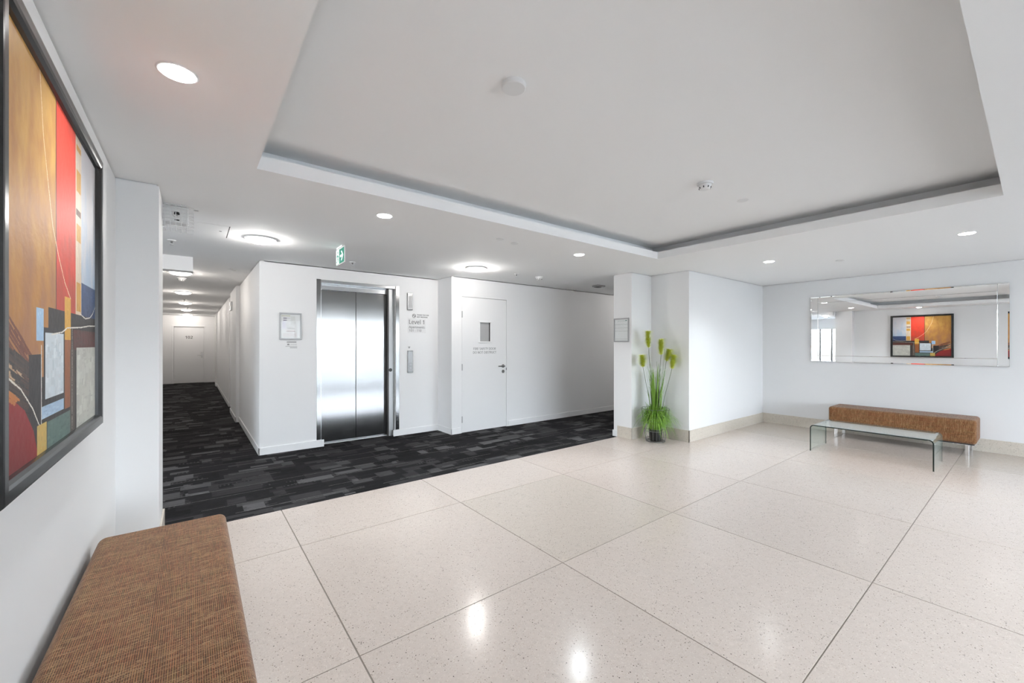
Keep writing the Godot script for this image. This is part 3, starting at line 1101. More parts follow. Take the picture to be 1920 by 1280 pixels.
func build_doors() -> void:
	var d := Node3D.new()
	d.name = "door_1"
	add_child(d)
	d.position = Vector3(0, 0, FIRE)
	tag(d, "white fire safety door with small grey vision panel and lever handle", "door", "", "structure")
	var x0 := 3.291
	var x1 := 4.149
	var top := 2.113
	var lf := Geo.new()
	lf.box(x0, 3.622, 0.006, top, -0.045, -0.004)
	lf.box(3.820, x1, 0.006, top, -0.045, -0.004)
	lf.box(3.622, 3.820, 0.006, 1.422, -0.045, -0.004)
	lf.box(3.622, 3.820, 1.728, top, -0.045, -0.004)
	put("leaf", lf, M.door_white, d)
	var fr := Geo.new()
	fr.rbox(x0 - 0.005, x0 - 0.003, 0.0, 2.145, -0.05, 0.003, 0.002, 1)
	fr.rbox(x1 + 0.003, x1 + 0.005, 0.0, 2.145, -0.05, 0.003, 0.002, 1)
	fr.rbox(x0 - 0.005, x1 + 0.005, top + 0.004, 2.145, -0.05, 0.003, 0.002, 1)
	put("frame", fr, M.door_white, d)
	put("stop", Geo.new().box(x0 - 0.01, x1 + 0.01, 0.0, top + 0.01, -0.065, -0.047), M.dark_gap, d)
	var bd := Geo.new()
	bd.rbox(3.600, 3.624, 1.424, 1.726, -0.008, 0.006, 0.003, 1)
	bd.rbox(3.818, 3.842, 1.424, 1.726, -0.008, 0.006, 0.003, 1)
	bd.rbox(3.600, 3.842, 1.400, 1.424, -0.008, 0.006, 0.003, 1)
	bd.rbox(3.600, 3.842, 1.726, 1.750, -0.008, 0.006, 0.003, 1)
	put("glazing_bead", bd, M.door_white, d)
	put("pane", Geo.new().box(3.622, 3.820, 1.422, 1.728, -0.032, -0.024), M.wired_glass, d)
	put("pane_edge_shadow", Geo.new().rbox(3.814, 3.8195, 1.424, 1.726, -0.024, 0.0, 0.001, 1), M.dark, d)  # dark strip painted for the shadow along the pane's right edge
	for y in [1.84, 1.02, 0.21]:
		put("hinge", Geo.new().lathe([Vector2(0.0, -0.05), Vector2(0.008, -0.05), Vector2(0.008, 0.05), Vector2(0.0, 0.05)], 12).turned(Transform3D(Basis(), Vector3(x0 - 0.002, y, 0.006))), M.plastic_grey, d)
	lever(d, Vector3(4.085, 1.015, -0.004), -1.0, M.dark_metal)
	put("lock_cylinder", Geo.new().lathe([Vector2(0.027, 0.0), Vector2(0.027, 0.006), Vector2(0.022, 0.010), Vector2(0.010, 0.010), Vector2(0.010, 0.014), Vector2(0.0, 0.014)], 24).turned(Transform3D(Basis(Vector3.RIGHT, PI / 2), Vector3(4.085, 0.925, -0.004))), M.dark_metal, d)
	put("strike_plate", Geo.new().rbox(4.146, 4.156, 0.945, 0.985, -0.01, 0.005, 0.001, 1), M.dark_metal, d)
	text(d, "FIRE SAFETY DOOR", 0.052, Vector3(3.718, 1.305, -0.0035), M.letter, false, HORIZONTAL_ALIGNMENT_CENTER)
	text(d, "DO NOT OBSTRUCT", 0.052, Vector3(3.718, 1.245, -0.0035), M.letter, false, HORIZONTAL_ALIGNMENT_CENTER)
	# apartment door at the end of the corridor
	d = Node3D.new()
	d.name = "door_2"
	add_child(d)
	d.position = Vector3(0, 0, -18.6)
	tag(d, "white apartment door numbered 102 at the far end of the corridor", "door", "", "structure")
	put("leaf", Geo.new().rbox(-0.525, 0.310, 0.008, 2.005, -0.07, -0.03, 0.002, 1), M.door_white, d)
	fr = Geo.new()
	fr.rbox(-0.575, -0.53, 0.0, 2.01, -0.08, 0.012, 0.003, 1)
	fr.rbox(0.315, 0.36, 0.0, 2.01, -0.08, 0.012, 0.003, 1)
	fr.rbox(-0.575, 0.36, 2.01, 2.055, -0.08, 0.012, 0.003, 1)
	put("frame", fr, M.gloss_white, d)
	put("handle_plate", Geo.new().rbox(0.225, 0.275, 0.90, 1.10, -0.03, -0.022, 0.003, 1), M.alu, d)
	lever(d, Vector3(0.25, 0.99, -0.026), -1.0, M.alu)
	text(d, "102", 0.135, Vector3(-0.11, 1.63, -0.0295), M.letter, true, HORIZONTAL_ALIGNMENT_CENTER)
	# doors inside the corridor recesses
	for k in 2:
		d = Node3D.new()
		d.name = "door_%d" % (3 + k)
		add_child(d)
		d.position = Vector3(0.80, 0, [-10.52, -17.52][k])
		d.rotation_degrees.y = -90
		tag(d, ["white apartment door inside the nearer recess of the corridor wall", "white apartment door inside the farther recess of the corridor wall"][k], "door", "", "structure")
		put("leaf", Geo.new().rbox(-0.41, 0.41, 0.008, 2.03, -0.02, 0.012, 0.002, 1), M.door_white, d)
		var f2 := Geo.new()
		f2.rbox(-0.455, -0.415, 0.0, 2.035, -0.02, 0.02, 0.003, 1)
		f2.rbox(0.415, 0.455, 0.0, 2.035, -0.02, 0.02, 0.003, 1)
		f2.rbox(-0.455, 0.455, 2.035, 2.075, -0.02, 0.02, 0.003, 1)
		put("frame", f2, M.gloss_white, d)
		lever(d, Vector3(0.34, 1.0, 0.012), -1.0, M.alu)


# ------------------------------------------------------------------ mirror and painting
func build_mirror() -> void:
	var m := thing("wall_mirror", "wide frameless mirror with bright edge strips above the far bench", "mirror", Vector3(RIGHT, 1.617, -1.246), -90.0)
	var w := 1.035
	var h := 0.522
	var b := 0.095
	put("backing_board", Geo.new().rbox(-w + 0.004, w - 0.004, -h + 0.004, h - 0.004, 0.0, 0.016, 0.001, 1), M.dark, m)
	var z := 0.022
	var e := 0.012
	put("mirror_panel", Geo.new().plate(-w + b + 0.002, w - b - 0.002, -h + b + 0.002, h - b - 0.002, z, 0.005, [0.003, 0.003, 0.003, 0.003], -0.0012), M.mirror, m)
	put("border_strip", Geo.new().plate(-w, -w + b, -h, h, z, 0.005, [e, 0.0005, e, e], 0.0008), M.mirror, m)
	put("border_strip", Geo.new().plate(w - b, w, -h, h, z, 0.005, [0.0005, e, e, e], 0.0008), M.mirror, m)
	put("border_strip", Geo.new().plate(-w + b + 0.002, w - b - 0.002, -h, -h + b, z, 0.005, [0.0005, 0.0005, e, 0.0005], 0.0008), M.mirror, m)
	put("border_strip", Geo.new().plate(-w + b + 0.002, w - b - 0.002, h - b, h, z, 0.005, [0.0005, 0.0005, 0.0005, e], 0.0008), M.mirror, m)


func build_painting() -> void:
	# faces +x: local x runs towards -z
	var z0 := -1.395
	var z1 := -2.672
	var p := thing("painting", "large framed abstract painting of ochre, red and grey bands on the left wall", "painting", Vector3(LEFT, 1.61, (z0 + z1) / 2.0), 90.0)
	var w := (z0 - z1) / 2.0
	var h := 0.606
	var f := 0.050
	var dp := 0.052
	put("frame_bar", bar_profile(w, f, dp, h, 0), M.frame_black, p)
	put("frame_bar", bar_profile(w, f, dp, h, 1), M.frame_black, p)
	put("frame_bar", bar_profile(h, f, dp, w, 2), M.frame_black, p)
	put("frame_bar", bar_profile(h, f, dp, w, 3), M.frame_black, p)
	var g := Geo.new()
	var a := w - f + 0.004
	var b := h - f + 0.004
	g.quad(Vector3(-a, -b, 0.030), Vector3(a, -b, 0.030), Vector3(a, b, 0.030), Vector3(-a, b, 0.030))
	g.box(-a, a, -b, b, 0.004, 0.0295)
	put("canvas", g, M.canvas, p)


# one mitred moulding: half length, width, depth, how far out it sits, which side
func bar_profile(half: float, f: float, dp: float, out: float, side: int) -> Geo:
	# profile across the moulding: (distance in from the outer edge, height)
	var prof := [Vector2(0, 0.0), Vector2(0, dp - 0.006), Vector2(0.004, dp - 0.001), Vector2(0.010, dp), Vector2(f - 0.016, dp), Vector2(f - 0.008, dp - 0.003), Vector2(f - 0.003, dp - 0.012), Vector2(f, 0.024), Vector2(f, 0.0)]
	var g := Geo.new()
	for k in prof.size() - 1:
		var p: Vector2 = prof[k]
		var q: Vector2 = prof[k + 1]
		g.quad(Vector3(half - p.x, out - p.x, p.y), Vector3(-half + p.x, out - p.x, p.y), Vector3(-half + q.x, out - q.x, q.y), Vector3(half - q.x, out - q.x, q.y))
	var turn: float = [0.0, PI, -PI / 2, PI / 2][side]
	return g.turned(Transform3D(Basis(Vector3.BACK, turn), Vector3.ZERO))


# ------------------------------------------------------------------ furniture
func build_benches() -> void:
	var b := thing("bench", "long upholstered bench in rust brown weave under the painting, nearest the camera", "bench", Vector3(-0.107, 0, -2.025), 0.0, "rust brown weave benches")
	var w := 0.25
	var l := 0.735
	put("cushion", Geo.new().rbox(-w, w, 0.150, 0.450, -l, l, 0.035, 5), M.fabric, b)
	put("base_board", Geo.new().rbox(-w + 0.02, w - 0.02, 0.139, 0.152, -l + 0.02, l - 0.02, 0.002, 1), M.dark, b)
	for sx in [-1, 1]:
		for sz in [-1, 1]:
			var g := Geo.new()
			g.rbox(-0.018, 0.018, 0.0, 0.13, -0.006, 0.006, 0.002, 1)
			g.rbox(-0.006, 0.006, 0.0, 0.13, minf(0.0, -0.03 * sz), maxf(0.0, -0.03 * sz), 0.002, 1)
			g.rbox(-0.018, 0.018, 0.130, 0.140, minf(0.006 * sz, -0.14 * sz), maxf(0.006 * sz, -0.14 * sz), 0.002, 1)
			put("leg", g, M.chrome, b).position = Vector3(sx * (w - 0.05), 0, sz * (l - 0.07))
	copy(b, Vector3(7.735, 0, -1.185), "long upholstered bench in rust brown weave below the mirror, behind the glass table", 180.0)


func build_glass_table() -> void:
	var t := thing("coffee_table", "low bent glass coffee table in front of the bench under the mirror", "table", Vector3(6.615, 0, -1.246))
	var hx := 0.315
	var hz := 0.564
	var top := 0.338
	var th := 0.012
	var r := 0.045
	# outline of the bent sheet in the zy plane, outer and inner line
	var outer := []
	var inner := []
	outer.append(Vector2(-hz, 0.0))
	inner.append(Vector2(-hz + th, 0.0))
	for k in 9:
		var a := PI - PI / 2 * k / 8.0
		outer.append(Vector2(-hz + r + cos(a) * r, top - r + sin(a) * r))
		inner.append(Vector2(-hz + r + cos(a) * (r - th), top - r + sin(a) * (r - th)))
	for k in 9:
		var a := PI / 2 - PI / 2 * k / 8.0
		outer.append(Vector2(hz - r + cos(a) * r, top - r + sin(a) * r))
		inner.append(Vector2(hz - r + cos(a) * (r - th), top - r + sin(a) * (r - th)))
	outer.append(Vector2(hz, 0.0))
	inner.append(Vector2(hz - th, 0.0))
	var g := Geo.new()
	var edge := [Geo.new(), Geo.new()]
	for k in outer.size() - 1:
		var o0: Vector2 = outer[k]
		var o1: Vector2 = outer[k + 1]
		var i0: Vector2 = inner[k]
		var i1: Vector2 = inner[k + 1]
		g.quad(Vector3(hx, o0.y, o0.x), Vector3(hx, o1.y, o1.x), Vector3(-hx, o1.y, o1.x), Vector3(-hx, o0.y, o0.x))
		g.quad(Vector3(-hx, i0.y, i0.x), Vector3(-hx, i1.y, i1.x), Vector3(hx, i1.y, i1.x), Vector3(hx, i0.y, i0.x))
		for s in 2:
			var x := hx if s == 1 else -hx
			var e: Geo = edge[s]
			e.quad(Vector3(x, o0.y, o0.x), Vector3(x, o1.y, o1.x), Vector3(x, i1.y, i1.x), Vector3(x, i0.y, i0.x))
	put("glass_sheet", g, M.glass, t)
	put("polished_edge", edge[0], M.glass_edge, t)
	put("polished_edge", edge[1], M.glass_edge, t)


func build_plant() -> void:
	var at := Vector3(5.19, 0, -3.34)
	var bk := thing("wire_basket", "tapered dark wire basket around the black plant pot on the terrazzo", "basket", at)
	var rad := func(y: float) -> float: return lerpf(0.128, 0.192, y / 0.47)
	for y in [0.008, 0.155, 0.30, 0.465]:
		var pts := []
		for k in 41:
			var a := TAU * k / 40.0
			pts.append(Vector3(cos(a) * rad.call(y), y, sin(a) * rad.call(y)))
		put("ring", Geo.new().tube(pts, 0.0045 if y < 0.02 else 0.0032, 6), M.wire, bk)
	for k in 18:
		var a := TAU * k / 18.0
		var o := Vector3(cos(a), 0, sin(a))
		put("wire", Geo.new().tube([o * 0.128 + Vector3.UP * 0.008, o * 0.1913 + Vector3.UP * 0.465], 0.0026, 6), M.wire, bk)
	var bt := Geo.new()
	for k in 6:
		var a := PI * k / 6.0
		bt.tube([Vector3(cos(a), 0, sin(a)) * 0.13 + Vector3.UP * 0.008, Vector3(-cos(a), 0, -sin(a)) * 0.13 + Vector3.UP * 0.008], 0.003, 6)
	put("wire_floor", bt, M.wire, bk)
	var pl := thing("potted_grass", "tall green ornamental grass with five pale plumes in a black pot", "plant", at + Vector3(0, 0.011, 0))
	put("pot", Geo.new().lathe([Vector2(0.0, 0.0), Vector2(0.076, 0.0), Vector2(0.080, 0.004), Vector2(0.094, 0.15), Vector2(0.098, 0.152), Vector2(0.098, 0.165), Vector2(0.090, 0.165), Vector2(0.086, 0.14), Vector2(0.0, 0.14)], 32), M.pot, pl)
	# short arching blades
	var g := [Geo.new(), Geo.new()]
	for k in 1700:
		var a := rng.randf() * TAU
		var o := Vector3(cos(a), 0, sin(a))
		var reach := rng.randf_range(0.10, 0.27) if o.x < 0.55 and o.z > -0.55 else rng.randf_range(0.08, 0.18)
		var hgt := rng.randf_range(0.22, 0.42)
		var droop := rng.randf_range(0.0, 0.16)
		if k % 7 == 0:
			reach = rng.randf_range(0.22, 0.36) if o.x < 0.55 and o.z > -0.55 else 0.19
			droop = rng.randf_range(0.06, 0.22)
		blade(g[k % 2], o * rng.randf_range(0.0, 0.07) + Vector3.UP * 0.13, o, reach, hgt, droop, rng.randf_range(0.0035, 0.0065))
	var fo := put("grass_blades", g[0], M.blade, pl)
	fo.set_meta("kind", "stuff")
	fo = put("grass_blades", g[1], M.blade_pale, pl)
	fo.set_meta("kind", "stuff")
	# tall upright blades
	var tall := Geo.new()
	for k in 100:
		var a := rng.randf() * TAU
		var o := Vector3(cos(a), 0, sin(a))
		blade(tall, o * rng.randf_range(0.0, 0.06) + Vector3.UP * 0.13, o, rng.randf_range(0.03, 0.15), rng.randf_range(0.55, 1.0), rng.randf_range(0.0, 0.04), rng.randf_range(0.0035, 0.0065))
	fo = put("tall_blades", tall, M.stem, pl)
	fo.set_meta("kind", "stuff")
	# five plumes on stems; positions are across the view (right, up)
	var right := Vector3(cos(deg_to_rad(37.935)), 0, sin(deg_to_rad(37.935)))
	var heads := [[-0.098, 1.315, -0.04, 0.225, 0.078], [0.080, 1.215, 0.0, 0.21, 0.075], [0.155, 1.125, 0.30, 0.16, 0.065], [0.235, 1.015, 0.12, 0.19, 0.075], [-0.175, 1.04, -0.10, 0.16, 0.070]]
	for hd in heads:
		var foot: Vector3 = right * hd[0] * 0.22 + Vector3.UP * 0.13
		var neck: Vector3 = right * hd[0] + Vector3.UP * hd[1]
		var mid: Vector3 = right * hd[0] * 0.55 + Vector3.UP * lerpf(0.13, hd[1], 0.55)
		put("stem", Geo.new().tube([foot, foot.lerp(mid, 0.5) - right * hd[0] * 0.02, mid, mid.lerp(neck, 0.5) + right * hd[0] * 0.01, neck], 0.0045, 6, 0.0028), M.stem_dark, pl)
		put("plume", plume(neck, (Vector3.UP + right * hd[2]).normalized(), hd[3], hd[4]), M.plume, pl)
	# a few thin dark stalks without heads
	for q in [[0.13, 1.30], [0.02, 1.12], [-0.05, 1.0], [0.06, 1.06]]:
		put("stalk", Geo.new().tube([right * q[0] * 0.3 + Vector3.UP * 0.13, right * q[0] * 0.7 + Vector3.UP * q[1] * 0.6, right * q[0] + Vector3.UP * q[1]], 0.0035, 6, 0.0012), M.stem_dark, pl)


func blade(g: Geo, foot: Vector3, o: Vector3, reach: float, hgt: float, droop: float, w: float) -> void:
	var side := o.cross(Vector3.UP).normalized() * w
	var prev: Array = []
	var steps := 7
	for k in steps + 1:
		var s := float(k) / steps
		var p := foot + o * reach * (s * s * 0.3 + s * 0.7) + Vector3.UP * (hgt * sin(s * PI * 0.5) - droop * s * s * s * 1.6)
		var ww := side * (1.0 - s * s * 0.92)
		if prev:
			g.quad(prev[0], prev[1], p + ww, p - ww)
		prev = [p - ww, p + ww]


# a fluffy seed head: many fine hairs along a stalk
func plume(neck: Vector3, up: Vector3, length: float, radius: float) -> Geo:
	var g := Geo.new()
	g.tube([neck, neck + up * length * 0.95], 0.006, 6, 0.002)
	var s := up.cross(Vector3.RIGHT).normalized()
	var b := up.cross(s)
	for k in 1700:
		var f := rng.randf()
		var a := rng.randf() * TAU
		var o := s * cos(a) + b * sin(a)
		var r := radius * (0.75 + 0.5 * rng.randf()) * minf(1.0, 0.5 + f * 1.6)
		var p := neck + up * f * length
		var tip := p + o * r + up * r * rng.randf_range(0.05, 0.4)
		var wv := up.cross(o) * 0.0016
		var mid := p.lerp(tip, 0.5) + up * 0.008
		g.quad(p - wv, p + wv, mid + wv, mid - wv)
		g.quad(mid - wv, mid + wv, tip + wv * 0.6, tip - wv * 0.6)
	return g


# ------------------------------------------------------------------ things on the walls
func picture(label: String, at: Vector3, turn: float, w: float, h: float, print_: Texture2D) -> Node3D:
	var p := thing("framed_notice", label, "picture", at, turn)
	var f := 0.018
	var bars := Geo.new()
	bars.rbox(-w, w, h - f, h, 0.0, 0.016, 0.003, 2)
	bars.rbox(-w, w, -h, -h + f, 0.0, 0.016, 0.003, 2)
	bars.rbox(-w, -w + f, -h + f, h - f, 0.0, 0.016, 0.003, 2)
	bars.rbox(w - f, w, -h + f, h - f, 0.0, 0.016, 0.003, 2)
	put("frame", bars, M.frame_silver, p)
	var pm := mat(Color.WHITE, 0.6)
	pm.albedo_texture = print_
	var g := Geo.new()
	g.quad(Vector3(-w + f, -h + f, 0.006), Vector3(w - f, -h + f, 0.006), Vector3(w - f, h - f, 0.006), Vector3(-w + f, h - f, 0.006))
	g.box(-w + f, w - f, -h + f, h - f, 0.001, 0.0055)
	put("print", g, pm, p)
	put("glass", Geo.new().box(-w + f, w - f, -h + f, h - f, 0.008, 0.010), M.picture_glass, p)
	return p


func bars_image(w: int, h: int, back: Color, rects: Array) -> ImageTexture:
	var im := Image.create(w, h, false, Image.FORMAT_RGB8)
	im.fill(back)
	for q in rects:
		im.fill_rect(Rect2i(int(q[0] * w), int(q[1] * h), maxi(1, int(q[2] * w)), maxi(1, int(q[3] * h))), q[4])
	return ImageTexture.create_from_image(im)


func build_wall_fittings() -> void:
	var grey := c8(176, 176, 176)
	var plan := bars_image(256, 340, c8(214, 216, 216), [  # print marks plus pale boxes imitating the room mirrored in the glass
		[0.03, 0.06, 0.45, 0.035, c8(178, 176, 150)], [0.12, 0.15, 0.18, 0.04, c8(96, 88, 108)], [0.30, 0.15, 0.18, 0.025, c8(170, 168, 180)],
		[0.12, 0.24, 0.18, 0.04, c8(100, 94, 116)], [0.06, 0.30, 0.20, 0.30, c8(204, 204, 214)], [0.50, 0.08, 0.24, 0.36, c8(202, 204, 202)],
		[0.26, 0.34, 0.10, 0.04, grey], [0.68, 0.34, 0.07, 0.04, grey], [0.26, 0.44, 0.16, 0.045, c8(188, 188, 186)], [0.64, 0.42, 0.08, 0.05, c8(196, 196, 194)],
		[0.30, 0.54, 0.40, 0.015, c8(168, 168, 166)], [0.32, 0.58, 0.38, 0.035, c8(160, 158, 156)], [0.30, 0.66, 0.42, 0.03, c8(206, 194, 194)], [0.26, 0.70, 0.48, 0.04, c8(176, 166, 166)],
		[0.10, 0.78, 0.74, 0.16, c8(205, 202, 202)]])
	picture("silver framed evacuation plan, room reflection drawn into its print, left of the lift doors", Vector3(0.994, 1.607, LIFT), 0.0, 0.128, 0.172, plan)
	var rows := []
	rows.append([0.20, 0.07, 0.72, 0.02, c8(150, 170, 166)])
	rows.append([0.80, 0.045, 0.12, 0.04, c8(90, 124, 118)])
	for k in 13:
		rows.append([0.02, 0.12 + k * 0.036, 0.3 + 0.4 * absf(sin(k * 2.3)), 0.012, c8(206, 208, 207)])
	for y in [0.24, 0.40, 0.55, 0.92]:
		rows.append([0.0, y, 1.0, 0.014, c8(158, 162, 160)])
	picture("silver framed notice on the white pier left of the potted grass", Vector3(5.0, 1.586, -3.778), -90.0, 0.135, 0.176, bars_image(200, 280, c8(224, 227, 226), rows))
	# paper under the plan
	var pp := thing("paper_notice", "small white paper notice taped under the framed plan beside the lift", "notice", Vector3(0.985, 1.37, LIFT))
	put("sheet", Geo.new().rbox(-0.10, 0.10, -0.055, 0.055, 0.0, 0.0015, 0.0005, 1), M.paper, pp)
	var pr := Geo.new()
	pr.box(-0.035, 0.075, 0.026, 0.040, 0.001, 0.002)
	pr.box(-0.03, -0.005, -0.008, 0.012, 0.001, 0.002)
	pr.box(0.005, 0.08, 0.002, 0.006, 0.001, 0.002)
	pr.box(-0.05, 0.085, -0.024, -0.019, 0.001, 0.002)
	pr.box(0.0, 0.085, -0.043, -0.036, 0.001, 0.002)
	put("print_lines", pr, M.letter_soft, pp)
	# level sign: clear plate with vinyl letters
	var ls := thing("level_sign", "grey Level 1 apartment lettering on a clear plate right of the lift", "sign", Vector3(2.74, 1.665, LIFT))
	put("plate", Geo.new().rbox(-0.15, 0.15, -0.115, 0.11, 0.0025, 0.0045, 0.0005, 1), M.picture_glass, ls)
	text(ls, "Level 1", 0.088, Vector3(-0.135, 0.055, 0.005), M.letter, false)
	text(ls, "Apartments", 0.050, Vector3(-0.13, -0.025, 0.005), M.letter_soft, false)
	text(ls, "101 - 110", 0.050, Vector3(-0.13, -0.078, 0.005), M.letter_soft, false)
	# no smoking sticker
	var ns := thing("no_smoking_sign", "small grey no smoking symbol with two lines of text above the Level 1 sign", "sign", Vector3(2.695, 1.815, LIFT))
	var ring := Geo.new()
	var pts := []
	for k in 33:
		var a := TAU * k / 32.0
		pts.append(Vector3(cos(a) * 0.026, sin(a) * 0.026, 0.0015))
	ring.tube(pts, 0.0035, 6)
	ring.tube([Vector3(-0.019, 0.019, 0.0015), Vector3(0.019, -0.019, 0.0015)], 0.0035, 6)
	put("barred_ring", ring, M.letter, ns)
	var cg := Geo.new().box(-0.017, 0.012, -0.003, 0.003, 0.0, 0.0018)
	cg.box(0.014, 0.018, -0.003, 0.003, 0.0, 0.0018)
	put("cigarette_symbol", cg, M.letter, ns)
	text(ns, "THANK YOU FOR", 0.026, Vector3(0.045, 0.016, 0.001), M.letter, true)
	text(ns, "NOT SMOKING", 0.026, Vector3(0.045, -0.016, 0.001), M.letter, true)
	# small sticker above the call panel
	var st := Geo.new().slab(PackedVector2Array([Vector2(-0.02, 0.015), Vector2(0.0, -0.018), Vector2(0.02, 0.015)]), 0.0, 0.001)
	var sk := put("arrow_sticker", st, M.letter_soft)
	sk.position = Vector3(2.615, 1.325, LIFT)
	tag(sk, "tiny grey arrow sticker just above the lift call panel", "sticker")
	# plate high on the corridor wall
	var bl := thing("corridor_plate", "small white plate with dark diagonal mark, high on the corridor's right wall", "sign", Vector3(0.60, 2.12, -9.7), -90.0)
	put("plate", Geo.new().rbox(-0.16, 0.16, -0.085, 0.085, 0.0, 0.03, 0.004, 2), M.plastic, bl)
	var dg := Geo.new().slab(PackedVector2Array([Vector2(-0.13, -0.03), Vector2(-0.13, -0.065), Vector2(0.13, 0.03), Vector2(0.13, 0.065)]), 0.029, 0.0315)
	put("diagonal_mark", dg, M.dark, bl)


# ------------------------------------------------------------------ things on the ceiling
func smoke_detector(called_label: String, at: Vector3) -> Node3D:
	var s := thing("smoke_detector", called_label, "smoke detector", at, 0.0, "white smoke detectors")
	put("base", Geo.new().lathe([Vector2(0.050, -0.016), Vector2(0.056, -0.014), Vector2(0.058, -0.004), Vector2(0.058, 0.0)], 32), M.plastic, s)
	put("sensor_cap", Geo.new().lathe([Vector2(0.0, -0.052), Vector2(0.026, -0.052), Vector2(0.036, -0.047), Vector2(0.044, -0.030), Vector2(0.048, -0.016)], 32), M.plastic, s)
	for k in 8:
		var a := TAU * k / 8.0 + 0.25
		var g := Geo.new().rbox(-0.0035, 0.0035, -0.044, -0.032, 0.036, 0.0445, 0.001, 1)
		g.turned(Transform3D(Basis(Vector3.UP, a), Vector3.ZERO))
		put("slot", g, M.dark, s)
	return s


func flush_disc(label: String, at: Vector3, r: float, drop: float) -> Node3D:
	var g := Geo.new().lathe([Vector2(0.0, -drop), Vector2(r - 0.004, -drop), Vector2(r, -drop + 0.003), Vector2(r, 0.0)], 32)
	var o := put("ceiling_disc", g, M.plastic)
	o.position = at
	tag(o, label, "cover plate", "flush white ceiling discs")
	return o


func sprinkler(label: String, at: Vector3) -> Node3D:
	var s := thing("sprinkler", label, "sprinkler", at, 0.0, "small ceiling sprinkler heads")
	put("escutcheon", Geo.new().lathe([Vector2(0.012, -0.010), Vector2(0.030, -0.008), Vector2(0.036, -0.002), Vector2(0.036, 0.0)], 24), M.plastic, s)
	put("body", Geo.new().lathe([Vector2(0.0, -0.030), Vector2(0.007, -0.030), Vector2(0.011, -0.022), Vector2(0.011, -0.008)], 16), M.dark_metal, s)
	var g := Geo.new()
	for q in [-1.0, 1.0]:
		g.tube([Vector3(q * 0.010, -0.012, 0), Vector3(q * 0.013, -0.030, 0), Vector3(0, -0.046, 0)], 0.0025, 6)
	put("yoke", g, M.alu, s)
	put("deflector", Geo.new().lathe([Vector2(0.0, -0.050), Vector2(0.016, -0.049), Vector2(0.016, -0.047), Vector2(0.0, -0.046)], 20), M.alu, s)
	return s


